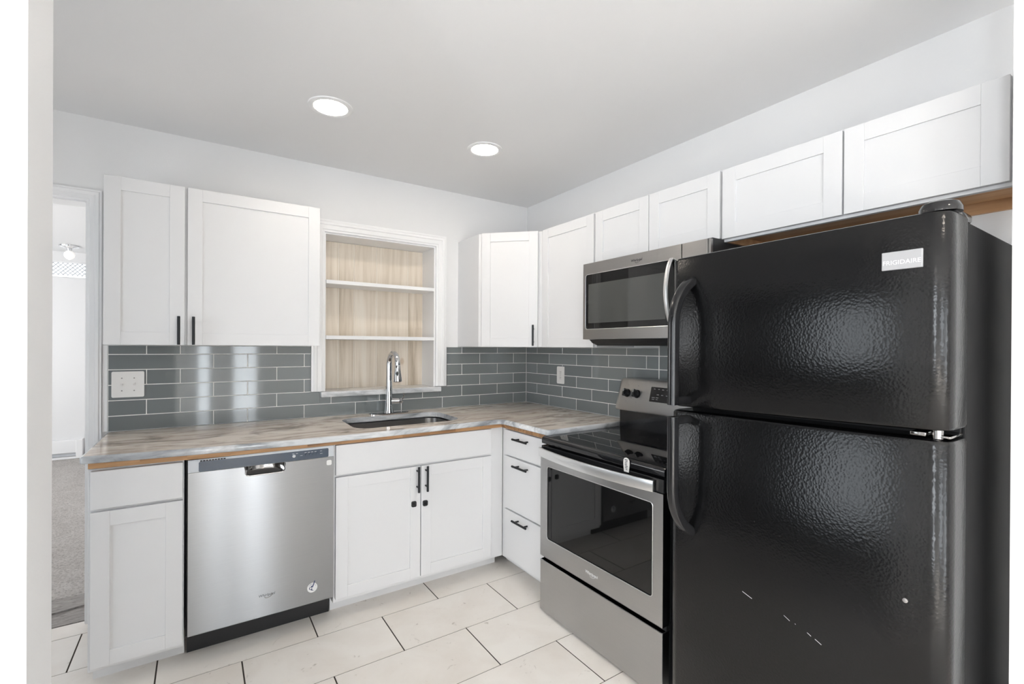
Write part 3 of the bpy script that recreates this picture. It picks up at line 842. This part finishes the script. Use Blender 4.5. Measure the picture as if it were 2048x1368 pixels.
# ------------------------------------------------------------------ switch and outlet
t = thing('light_switch', 'double toggle light switch plate on the left end of the tile', 'switch', (-2.442, -0.011, 1.146))
mp = face_back(-2.442, 1.146, -0.0103)
b = new(); prism(b, rrect(0.127, 0.128, 0.006), 0.006, 0.0, mp, 0, 0.002); put('plate', b, M_PLASTIC, t)
for u in (-0.024, 0.024):
    b = new(); box(b, (u-0.0055,-0.012,0.0058), (u+0.0055,0.012,0.0068), mp=mp); s_ = -1 if u < 0 else 1
    prism(b, [(-0.006,0.0066),(0.006,0.0066),(0.004+s_*0.006,0.016),(-0.002+s_*0.006,0.016)], u-0.0042, u+0.0042, lambda v,d,uu: mp(uu, v, d)); put('toggle', b, M_PLASTIC, t)
    for v in (-0.031, 0.031): b = new(); c1 = mp(u, v, 0.0055); c2 = mp(u, v, 0.0072); cyl(b, c1, c2, 0.0032, 12); put('screw', b, M_SCREW, t)
t = thing('power_outlet', 'white duplex power outlet on the tile left of the range', 'outlet', (-0.011, -0.434, 1.145))
mp = face_right(-0.434, 1.145, -0.0103)
b = new(); prism(b, rrect(0.077, 0.122, 0.006), 0.006, 0.0, mp, 0, 0.002); put('plate', b, M_PLASTIC, t)
for v in (-0.0195, 0.0195):
    b = new(); prism(b, [(x, y+v) for x, y in rrect(0.032, 0.028, 0.009)], 0.0058, 0.0072, mp); so = put('socket', b, M_PLASTIC, t)
    for u in (-0.0065, 0.0065): b = new(); box(b, (u-0.001,v-0.001,0.0070), (u+0.001,v+0.008,0.0075), mp=mp); put('slot', b, M_DARK, so)
    b = new(); cyl(b, mp(0, v-0.007, 0.0070), mp(0, v-0.007, 0.0075), 0.0026, 10); put('ground_hole', b, M_DARK, so)
b = new(); cyl(b, mp(0,0,0.0055), mp(0,0,0.0074), 0.003, 10); put('screw', b, M_SCREW, t)

# ------------------------------------------------------------------ dishwasher
DX0, DX1, DY = -2.186, -1.603, -0.640
t = thing('dishwasher', 'stainless steel dishwasher built in under the marble worktop', 'dishwasher', (-1.895, -0.35, 0))
b = new(); box(b, (DX0-0.008,-0.585,0.10), (DX1+0.003,-0.03,0.855)); put('tub', b, M_DARK, t)
b = new(); box(b, (DX0-0.004,-0.530,0.0), (DX1+0.004,-0.512,0.098)); 
put('kick_plate', b, M_BMATT, t)
for x in (DX0+0.012, DX1-0.014): b = new(); cyl(b, (x,-0.530,0.068), (x,-0.533,0.068), 0.007, 14); put('kick_screw', b, M_BGLOSS, t)
# door skin: gently bowed, notched for the pocket handle
pL, pR, pB = -1.977, -1.818, 0.764
def bow(x): return -0.003*(1-((x-(DX0+DX1)/2)/((DX1-DX0)/2))**2)
def notch(x):
    if x <= pL or x >= pR: return None
    e_ = min(x-pL, pR-x); r_ = 0.016
    z = pB if e_ >= r_ else pB + r_ - math.sqrt(max(0, r_*r_-(r_-e_)**2))
    return z
xs = [DX0+(DX1-DX0)*k/60 for k in range(61)] + [pL+0.0001, pR-0.0001] + [pL+0.002*k for k in range(1,9)] + [pR-0.002*k for k in range(1,9)]
xs = sorted(set(round(x, 5) for x in xs))
b = new(); zb, zt = 0.120, 0.806
fr, bk = [], []
for x in xs:
    z1 = notch(x) or zt
    y = DY + bow(x)
    colz = [zb, zb+0.004] + [zb+(z1-zb)*k/6 for k in range(1,6)] + [z1]
    fr.append([b.verts.new((x, y + (0.004 if i == 0 else 0), z)) for i, z in enumerate(colz)])
    bk.append([b.verts.new((x, -0.590, z)) for z in colz])
for i in range(len(xs)-1):
    n = len(fr[0])
    for j in range(n-1):
        b.faces.new([fr[i][j], fr[i+1][j], fr[i+1][j+1], fr[i][j+1]]); b.faces.new([bk[i][j], bk[i][j+1], bk[i+1][j+1], bk[i+1][j]])
    b.faces.new([fr[i][0], bk[i][0], bk[i+1][0], fr[i+1][0]]); b.faces.new([fr[i][-1], fr[i+1][-1], bk[i+1][-1], bk[i][-1]])
for i in (0, len(xs)-1):
    for j in range(len(fr[0])-1): b.faces.new([fr[i][j], fr[i][j+1], bk[i][j+1], bk[i][j]])
dp = put('door_panel', b, M_STEEL_DW, t, smooth=True)
# control strip
mp = face_back(DX0, 0.806, DY)
wd = DX1-DX0
b = new()
t_ = [(0,0.001),(wd,0.001),(wd,0.054),(0,0.054)]
prism(b, t_, 0.0035, -0.05, mp, 0, 0.003); cp = put('control_panel', b, M_GREYP, t)
b = new(); prism(b, [(wd/2+0.006+u, 0.0235+v) for u, v in rrect(0.520, 0.042, 0.005)], 0.0058, 0.003, mp, 0, 0.001); put('control_insert', b, M_NAVY, t)
for k, u in enumerate((0.405, 0.458, 0.476, 0.490, 0.506)):
    b = new(); c1 = mp(u, 0.024, 0.0055); c2 = mp(u, 0.024, 0.0090); cyl(b, c1, c2, 0.0075 if k == 0 else 0.006, 16, 0.006 if k == 0 else 0.005); put('button', b, M_GREYP if k == 0 else M_NAVY, t, smooth=True)
for u in (0.402, 0.418, 0.455, 0.470, 0.484, 0.499, 0.524): b = new(); box(b, (u-0.005, 0.034, 0.0057), (u+0.004, 0.0355, 0.0061), mp=mp); put('button_mark', b, M_GREYP, t)
for u in (0.436, 0.524): b = new(); box(b, (u-0.005, 0.022, 0.0057), (u+0.006, 0.0232, 0.0061), mp=mp); put('button_mark', b, M_GREYP, t)
for k in range(9): b = new(); box(b, (0.042+k*0.0105, 0.0455, 0.0032), (0.050+k*0.0105, 0.0505, 0.0045), mp=mp); put('vent_slot', b, M_DARK, t)
# pocket: hollow scoop behind the notch
b = new()
for i in range(12):
    pass
pts_u = [(pL-0.004, 0), (pL+0.010, 0.020), (pL+0.030, 0.032), ((pL+pR)/2, 0.036), (pR-0.030, 0.032), (pR-0.010, 0.020), (pR+0.004, 0)]
rows_ = []
for z, s in ((0.812, 1.0), (0.79, 1.05), (0.772, 0.85), (0.760, 0.2)):
    rows_.append([b.verts.new((x, DY+0.003+dy*s, z)) for x, dy in pts_u])
for i in range(3):
    for j in range(6): b.faces.new([rows_[i][j], rows_[i][j+1], rows_[i+1][j+1], rows_[i+1][j]])
put('pocket_handle', b, M_DCHROME, t, smooth='all')
b = new()
path = [(pL, DY-0.0025, 0.806)] + [(x, DY+bow(x)-0.0005, notch(x)) for x in [pL+0.0006+ (pR-pL-0.0012)*k/40 for k in range(41)]] + [(pR, DY-0.0025, 0.806)]
sweep(b, path, circ(0.0026, 8), side=(0,1,0)); put('pocket_rim', b, M_CHROME, t, smooth=True)
mpl = face_back(0, 0, DY)
text('brand_lettering', 'Whirlpool', 0.066, lambda u,v,d: (u, DY-0.0034-d, v), M_INK, dp, -1.890, 0.2165, 0.0, shear=0.18)
b = new()
def arc_strip(bm, c, rx, ry, a0, a1, w, mpf, d, n=20, tilt=0.0):
    pr_ = None
    for k in range(n+1):
        s = k/n; a = math.radians(a0+(a1-a0)*s); ww = w*(0.25+0.75*math.sin(math.pi*s))
        pts2 = []
        for rr_ in (1-ww, 1+ww):
            x, y = rx*rr_*math.cos(a), ry*rr_*math.sin(a)
            pts2.append(bm.verts.new(mpf(c[0]+x*math.cos(tilt)-y*math.sin(tilt), c[1]+x*math.sin(tilt)+y*math.cos(tilt), d)))
        if pr_: bm.faces.new([pr_[0], pts2[0], pts2[1], pr_[1]])
        pr_ = pts2
arc_strip(b, (-1.884, 0.2135), 0.016, 0.0085, 150, 395, 0.10, lambda u,v,d:(u, DY-0.0038-d, v), 0.0, tilt=0.3)
put('logo_swirl', b, M_DCHROME, dp)
# round sticker and white square sticker
mps = lambda u,v,d: (u, DY-0.0018-d, v)
b = new(); cyl(b, mps(-1.6985,0.1955,-0.003), mps(-1.6985,0.1955,0.0008), 0.0225, 36); st = put('round_sticker', b, M_PRINT, dp, label='round white sticker with navy emblem')
word = 'AMERICA'
for k, ch in enumerate(word):
    a = math.radians(150-k*20)
    text('sticker_lettering', ch, 0.0044, mps, M_NAVYINK, dp, -1.6985+0.0172*math.cos(a), 0.1955+0.0172*math.sin(a), 0.0009, 0.0002, rot=a-math.pi/2)
b = new()
arc_strip(b, (-1.703,0.194), 0.0085, 0.0065, 60, 300, 0.20, mps, 0.0012)
arc_strip(b, (-1.690,0.200), 0.013, 0.006, 95, 205, 0.22, mps, 0.0012)
arc_strip(b, (-1.690,0.188), 0.013, 0.006, 150, 265, 0.22, mps, 0.0012)
arc_strip(b, (-1.697,0.193), 0.004, 0.0085, 120, 250, 0.3, mps, 0.0012)
put('sticker_emblem', b, M_NAVYINK, dp)
b = new(); prism(b, [(-1.6245+u, 0.779+v) for u, v in rrect(0.023, 0.024, 0.006)], 0.0006, -0.002, lambda u,v,d:(u, DY-0.0012-d, v)); put('square_sticker', b, M_PLASTIC, dp, label='small white square sticker')

# ------------------------------------------------------------------ range
RY0, RY1 = -1.110, -1.868
t = thing('electric_range', 'freestanding stainless steel range with black glass cooktop', 'range', (-0.36, -1.489, 0))
b = new(); box(b, (-0.655, RY1+0.003, 0.03), (-0.03, RY0-0.003, 0.872), 0.002); put('body', b, M_BMATT, t)
for x in (-0.63, -0.10):
    for y in (RY0-0.05, RY1+0.05):
        b = new(); cyl(b, (x,y,0.0), (x,y,0.031), 0.018, 14, 0.014); put('foot', b, M_BMATT, t)
# cooktop with bull-nosed front
b = new()
sec = [(-0.145,0.872), (-0.145,0.889), (-0.672,0.889), (-0.684,0.887), (-0.691,0.881), (-0.694,0.872), (-0.693,0.855), (-0.685,0.851), (-0.66,0.851), (-0.66,0.872)]
prism(b, [(x, z) for x, z in sec], RY1, RY0, lambda u,v,d:(u, d, v)); put('cooktop', b, M_BGLASS, t, smooth=True)
# backguard: black riser + sloped steel control panel
b = new(); box(b, (-0.140, RY1+0.004, 0.872), (-0.035, RY0-0.006, 0.995), 0.006); put('riser', b, M_BGLOSS, t)
b = new()
prof = [(-0.166,0.998), (-0.163,0.991), (-0.14,0.989), (-0.035,0.989), (-0.035,1.168), (-0.105,1.169), (-0.119,1.166), (-0.124,1.158)]
tt = bmesh.new()
ys_ = [(RY0-0.000, 0.82), (RY0-0.004, 0.93), (RY0-0.012, 0.985), (RY0-0.024, 1.0), (RY1+0.024, 1.0), (RY1+0.012, 0.985), (RY1+0.004, 0.93), (RY1, 0.82)]
rg = []
for y_, s_ in ys_:
    rg.append([tt.verts.new((x, y_, 1.080+(z-1.080)*(s_ if z > 1.08 else 0.7+0.3*s_))) for x, z in prof])
for i in range(len(rg)-1):
    for j in range(len(prof)): tt.faces.new([rg[i][j], rg[i][(j+1)%len(prof)], rg[i+1][(j+1)%len(prof)], rg[i+1][j]])
tt.faces.new(rg[0]); tt.faces.new(rg[-1])
merge(b, tt, 0)
put('control_panel', b, M_STEEL, t, smooth=True)
# frame on the sloped face
pA, pB_ = Vector((-0.166,0,0.998)), Vector((-0.124,0,1.158))
sl = (pB_-pA).normalized(); nn = Vector((-sl.z, 0, sl.x))
def mpc(u, v, d):
    q = pA + sl*v + nn*d
    return (q.x, RY0-u, q.z)
for u in (0.068, 0.138):
    b = new(); c1 = Vector(mpc(u, 0.092, 0.0)); 
    cyl(b, c1, c1+nn*0.006, 0.0235, 26, 0.0225); cyl(b, c1+nn*0.006, c1+nn*0.024, 0.0195, 26, 0.0180, bev=0.002)
    kn = put('knob', b, M_BGLOSS, t, smooth=True)
    b = new(); box(b, (u-0.0055, 0.092-0.0215, 0.018), (u+0.0055, 0.092+0.0215, 0.036), 0.002, mp=mpc); put('knob_grip', b, M_BGLOSS, kn)
    b = new(); box(b, (u-0.0008, 0.092+0.004, 0.0355), (u+0.0008, 0.092+0.0215, 0.0367), mp=mpc); put('knob_pointer', b, M_PRINT, kn)
    for du, dv in ((0.0,0.046), (0.0,-0.046), (0.032,-0.026), (-0.032,-0.026)): b = new(); box(b, (u+du-0.0022, 0.092+dv-0.0018, 0), (u+du+0.0022, 0.092+dv+0.0018, 0.0004), mp=mpc); put('dial_mark', b, M_PRINTG, t)
b = new(); prism(b, [(0.378+u, 0.099+v) for u, v in rrect(0.300, 0.080, 0.004)], 0.002, -0.001, mpc); put('display', b, M_BGLOSS, t)
for i, (u, v, w_) in enumerate(((0.252,0.128,0.010),(0.280,0.128,0.009),(0.306,0.127,0.012),(0.278,0.099,0.014),(0.306,0.098,0.012),(0.252,0.073,0.016),(0.276,0.073,0.012),(0.252,0.082,0.02),(0.276,0.083,0.016),(0.335,0.127,0.01),(0.335,0.097,0.01))):
    b = new(); box(b, (u-w_/2, v-0.0016, 0.002), (u+w_/2, v+0.0016, 0.0024), mp=mpc); put('touch_key', b, M_PRINTG, t)
# oven door
mp = face_right(RY0, 0, -0.656)
wR = RY0-RY1
b = new()
wl, wr, wb, wt = 0.054, wR-0.048, 0.384, 0.747
outer_ = [(0.0,0.288),(wR,0.288),(wR,0.790),(0.0,0.790)]
inner = [((wl+wr)/2+u, (wb+wt)/2+v) for u, v in rrect(wr-wl, wt-wb, 0.014, 4)]
def framed(bm, outer, inner, d0, d1, mp, bev=0.0):
    t = bmesh.new()
    o0 = [t.verts.new((u,v,d1)) for u,v in outer]; i0 = [t.verts.new((u,v,d1)) for u,v in inner]
    es = []
    for l in (o0, i0):
        for j in range(len(l)): es.append(t.edges.new((l[j], l[(j+1)%len(l)])))
    bmesh.ops.triangle_fill(t, use_beauty=True, edges=es)
    o1 = [t.verts.new((u,v,d0)) for u,v in outer]; i1 = [t.verts.new((u,v,d0)) for u,v in inner]
    for a_, b_ in ((o0,o1),(i0,i1)):
        for j in range(len(a_)): t.faces.new([a_[j], b_[j], b_[(j+1)%len(a_)], a_[(j+1)%len(a_)]])
    for v in t.verts: v.co = Vector(mp(*v.co))
    merge(bm, t)
framed(b, outer_, inner, 0.002, 0.044, mp)
od = put('oven_door', b, M_STEEL, t)
b = new(); box(b, (wl-0.01, wb-0.01, 0.015), (wr+0.01, wt+0.01, 0.0405), mp=mp); put('oven_window', b, M_TINT, od)
b = new(); sweep(b, [mp(u, v, 0.0445) for u, v in inner+inner[:1]], circ(0.0016, 6), side=(1,0,0), caps=False); put('window_trim', b, M_STEEL_H, od)
b = new(); box(b, (0.0, 0.7905, 0.002), (wR, 0.844, 0.040), 0.003, mp=mp); put('door_top_band', b, M_BGLOSS, od)
# bowed strap handle
b = new()
hp = []
for k in range(25):
    s = k/24; u = 0.000 + (wR-0.040)*s
    hp.append(mp(u, 0.8135, 0.052+0.036*math.sin(math.pi*s)**0.8))
sweep(b, hp, rrect(0.010, 0.044, 0.003, 2), side=(1,0,0)); put('handle', b, M_STEEL_H, od, smooth=True, label='pale bowed steel handle')
for u in (0.004, wR-0.058): b = new(); box(b, (u, 0.7925, 0.038), (u+0.014, 0.8345, 0.054), mp=mp); put('handle_bracket', b, M_BGLOSS, od)
text('brand_lettering', 'Whirlpool', 0.078, mp, M_PRINT, od, 0.375, 0.335, 0.0442, shear=0.18)
b = new(); arc_strip(b, (0.383, 0.332), 0.018, 0.009, 150, 395, 0.10, mp, 0.0449, tilt=0.3); put('logo_swirl', b, M_PRINT, od)
b = new(); box(b, (0.0, 0.014, 0.002), (wR, 0.268, 0.044), 0.003, mp=mp); put('storage_drawer', b, M_STEEL, t)
b = new(); box(b, (0.0, 0.268, -0.02), (wR, 0.2885, 0.020), mp=mp); put('drawer_gap', b, M_DARK, t)
# see-through energy sticker hanging over the cooktop edge
t2 = thing('paper_tag', 'small pale tag stuck on the front edge of the black cooktop', 'tag', (-0.70, -1.683, 0.84))
mq = face_right(-1.683, 0.864, -0.697)
b = new(); prism(b, [(-0.013,-0.030),(0.013,-0.030),(0.017,0.004),(0.016,0.018),(0.010,0.026),(0,0.029),(-0.010,0.026),(-0.016,0.018),(-0.017,0.004)], 0.0008, 0.0, mq); put('tag_sheet', b, M_CLEAR, t2)
b = new()
for k in range(7):
    v = 0.018-k*0.0065; w_ = 0.010-0.0006*k
    box(b, (-w_+random.uniform(0,0.004), v, 0.0009), (w_-random.uniform(0,0.006), v+0.0030, 0.0011), mp=mq)
put('tag_print', b, M_INK, t2)

# ------------------------------------------------------------------ microwave
MY0, MY1, MX = -1.102, -1.862, -0.410
t = thing('microwave', 'stainless over-the-range microwave mounted under the short cabinet', 'microwave', (-0.2, -1.48, 1.36))
b = new(); box(b, (-0.385, MY1+0.002, 1.386), (-0.002, MY0-0.002, 1.7985), 0.002); put('body', b, M_BMATT, t)
mp = face_right(MY0, 1.385, -0.386)
wM = MY0-MY1
ud = 0.624
b = new()
wl, wr, wb, wt = 0.020, 0.600, 0.054, 0.347
inner = [((wl+wr)/2+u, (wb+wt)/2+v) for u, v in rrect(wr-wl, wt-wb, 0.012, 4)]
framed(b, [(0,0),(ud,0),(ud,0.407),(0,0.407)], inner, 0.001, 0.024, mp)
md = put('door', b, M_STEEL_MW, t)
b = new(); box(b, (wl-0.006, wb-0.006, 0.006), (wr+0.006, wt+0.006, 0.0215), mp=mp); put('window_glass', b, M_TINT, md)
b = new(); box(b, (wl+0.018, wb+0.032, 0.0213), (wr-0.06, wt-0.052, 0.0217), mp=mp); put('window_screen', b, M_MESH, md)
b = new(); sweep(b, [mp(u, v, 0.0243) for u, v in inner+inner[:1]], circ(0.0014, 6), side=(1,0,0), caps=False); put('window_trim', b, M_STEEL_H, md)
b = new()
hp = [mp(0.575, 0.060+0.29*k/16, 0.026+0.040*math.sin(math.pi*k/16)**0.7) for k in range(17)]
sweep(b, hp, rrect(0.018, 0.012, 0.004, 2), side=(0,1,0)); put('handle', b, M_STEEL_H, md, smooth=True)
b = new(); box(b, (ud+0.004, 0.0, 0.001), (wM-0.012, 0.407, 0.024), 0.001, mp=mp); box(b, (wM-0.011, 0.0, 0.001), (wM, 0.407, 0.016), 0.001, mp=mp); put('control_panel', b, M_STEEL_MW, t)
b = new(); box(b, (ud+0.014, 0.03, 0.0235), (wM-0.02, 0.30, 0.0245), mp=mp); put('keypad', b, M_BGLOSS, t)
text('brand_lettering', 'Whirlpool', 0.068, mp, M_INK, md, 0.374, 0.374, 0.0242, shear=0.18)
b = new(); arc_strip(b, (0.381, 0.371), 0.016, 0.008, 150, 395, 0.10, mp, 0.0249, tilt=0.3); put('logo_swirl', b, M_INK, md)
b = new()
prism(b, [(-0.392,1.384),(-0.37,1.366),(-0.33,1.352),(-0.05,1.352),(-0.05,1.384)], MY1+0.02, MY0-0.03, lambda u,v,d:(u, d, v)); put('underside_vent', b, M_BMATT, t)

# ------------------------------------------------------------------ fridge
FY0, FY1 = -1.926, -2.686
t = thing('refrigerator', 'black top-freezer refrigerator standing in front of the right wall', 'refrigerator', (-0.36, -2.306, 0))
b = new(); box(b, (-0.612, FY1+0.004, 0.03), (-0.045, FY0-0.004, 1.648), 0.004); put('body', b, M_FSIDE, t)
b = new(); box(b, (-0.625, FY1+0.012, 0.07), (-0.6115, FY0-0.012, 1.64)); put('gasket', b, M_DARK, t)
b = new(); box(b, (-0.66, FY1+0.02, 0.012), (-0.60, FY0-0.02, 0.062), 0.004); put('base_grille', b, M_BMATT, t)
for x in (-0.58, -0.10):
    for y in (FY0-0.06, FY1+0.06):
        b = new(); cyl(b, (x,y,0), (x,y,0.032), 0.02, 12); put('foot', b, M_BMATT, t)
def fdoor(name, zb0, zb1, zt0, zt1):
    """slab door; front vertical edges well rounded; bottom and top may run slightly out of level (left value, right value)"""
    b = new()
    prof = []
    xf, xb, rad = -0.745, -0.626, 0.040
    y0, y1 = FY0, FY1
    prof.append((xb, y0, 0.0))
    for k in range(9):
        a = math.radians(90*k/8); prof.append((xf+rad-rad*math.sin(a), y0-rad+rad*math.cos(a), 1))
    for k in range(1, 8): prof.append((xf - 0.004*math.sin(math.pi*k/8), y0-rad+(y1-y0+2*rad)*k/8, 1))
    for k in range(9):
        a = math.radians(90*k/8); prof.append((xf+rad-rad*math.cos(a), y1+rad-rad*math.sin(a), 1))
    prof.append((xb, y1, 0.0))
    cx = (xf+xb)/2; cy = (y0+y1)/2
    rings = []
    for s, ins in ((0, 0.010), (0.003, 0.003), (0.010, 0.0), (None, 0.0), (-0.010, 0.0), (-0.003, 0.003), (0, 0.010)):
        rings.append((s, ins))
    vr = []
    for idx, (s, ins) in enumerate(rings):
        if s is None: continue
        top = idx > 3
        ring = []
        for x, y, fl in prof:
            f = (y-y0)/(y1-y0)
            zb_ = zb0+(zb1-zb0)*f; zt_ = zt0+(zt1-zt0)*f
            nx = x + (ins if fl else 0); ny = y + (ins if y < cy else -ins)*(1 if abs(y-cy) > 0.3 else 0)
            z = (zt_ + s) if top else (zb_ + s)
            ring.append(b.verts.new((nx, ny, z)))
        vr.append(ring)
    n = len(prof)
    for i in range(len(vr)-1):
        for j in range(n):
            b.faces.new([vr[i][j], vr[i][(j+1)%n], vr[i+1][(j+1)%n], vr[i+1][j]])
    b.faces.new(vr[0]); b.faces.new(vr[-1])
    return put(name, b, M_FRIDGE, t, smooth=True)
fz_d = fdoor('freezer_door', 1.135, 1.152, 1.657, 1.660)
fr_d = fdoor('fridge_door', 0.075, 0.075, 1.121, 1.131)
def fhandle(parent, zmount, zend, up_):
    b = new()
    s = 1 if up_ else -1
    yb_ = -2.006
    p = bez((-0.738, yb_-0.012, zmount), (-0.775, yb_-0.010, zmount-s*0.015), (-0.822, yb_, zmount-s*0.06), (-0.826, yb_, zmount-s*0.15), 14)
    p += [(-0.826, yb_, zmount-s*0.15 + (zend-zmount+s*0.15)*k/8) for k in range(1, 9)]
    def sect(q):
        w = 0.030+0.012*max(0, 0.25-q)*4*0.6
        return rrect(w, 0.034-0.010*max(0, 0.2-q)*5*0.5, 0.009, 3)
    sweep(b, p, sect, side=(0,1,0))
    box(b, (-0.838, yb_-0.013, min(zend, zend+s*0.026)), (-0.738, yb_+0.013, max(zend, zend+s*0.026)), 0.004)
    return put('handle', b, M_BGLOSS, parent, smooth=True)
fhandle(fz_d, 1.572, 1.150, True)
fhandle(fr_d, 0.712, 1.110, False)
b = new()
pr_ = [(0.001,1.690),(0.022,1.689),(0.034,1.684),(0.040,1.672),(0.040,1.6615),(0.001,1.6615)]
lathe(b, pr_, (-0.690,-2.652,0), seg=26)
box(b, (-0.69,-2.680,1.650), (-0.56,-2.628,1.672), 0.006); put('top_hinge_cover', b, M_BGLOSS, t, smooth=True)
b = new(); box(b, (-0.735,-2.640,1.1365), (-0.625,-2.610,1.1455), 0.002); cyl(b, (-0.712,-2.655,1.132), (-0.712,-2.655,1.152), 0.011, 18); box(b, (-0.72,-2.680,1.134), (-0.625,-2.655,1.140), 0.002); put('centre_hinge', b, M_DCHROME, t, smooth=True)
mp = face_right(-2.557, 1.532, -0.7462)
b = new(); box(b, (0,0,-0.002), (0.079, 0.044, 0.0045), 0.0015, mp=mp); bd = put('badge', b, M_BADGE, fz_d, label='silver name badge')
text('brand_lettering', 'FRIGIDAIRE', 0.073, mp, M_PRINT, fz_d, 0.0395, 0.0175, 0.0046, 0.0005, ratio=0.14)
# scuffs on the fridge door
mp = face_right(0, 0, -0.7486)
for (ua, va, ub, vb, w_) in ((2.206,0.589,2.236,0.580,0.0013), (2.330,0.574,2.346,0.566,0.0009), (2.392,0.556,2.402,0.551,0.0010), (2.412,0.548,2.428,0.541,0.0009), (2.36,0.565,2.362,0.5635,0.0009)):
    b = new(); prism(b, [(ua,va-w_/2),(ub,vb-w_/2),(ub,vb+w_/2),(ua,va+w_/2)], 0.0006, -0.001, mp); put('scratch', b, M_PRINT, fr_d, label='pale scratch')
b = new(); lathe(b, [(0.001,-0.0010),(0.003,-0.0009),(0.0052,0.0),(0.0052,0.004)], (-0.7478,-2.607,0.741), 'x', 16); put('dent', b, M_SCREW, fr_d, smooth=True)

bpy.context.view_layer.update()
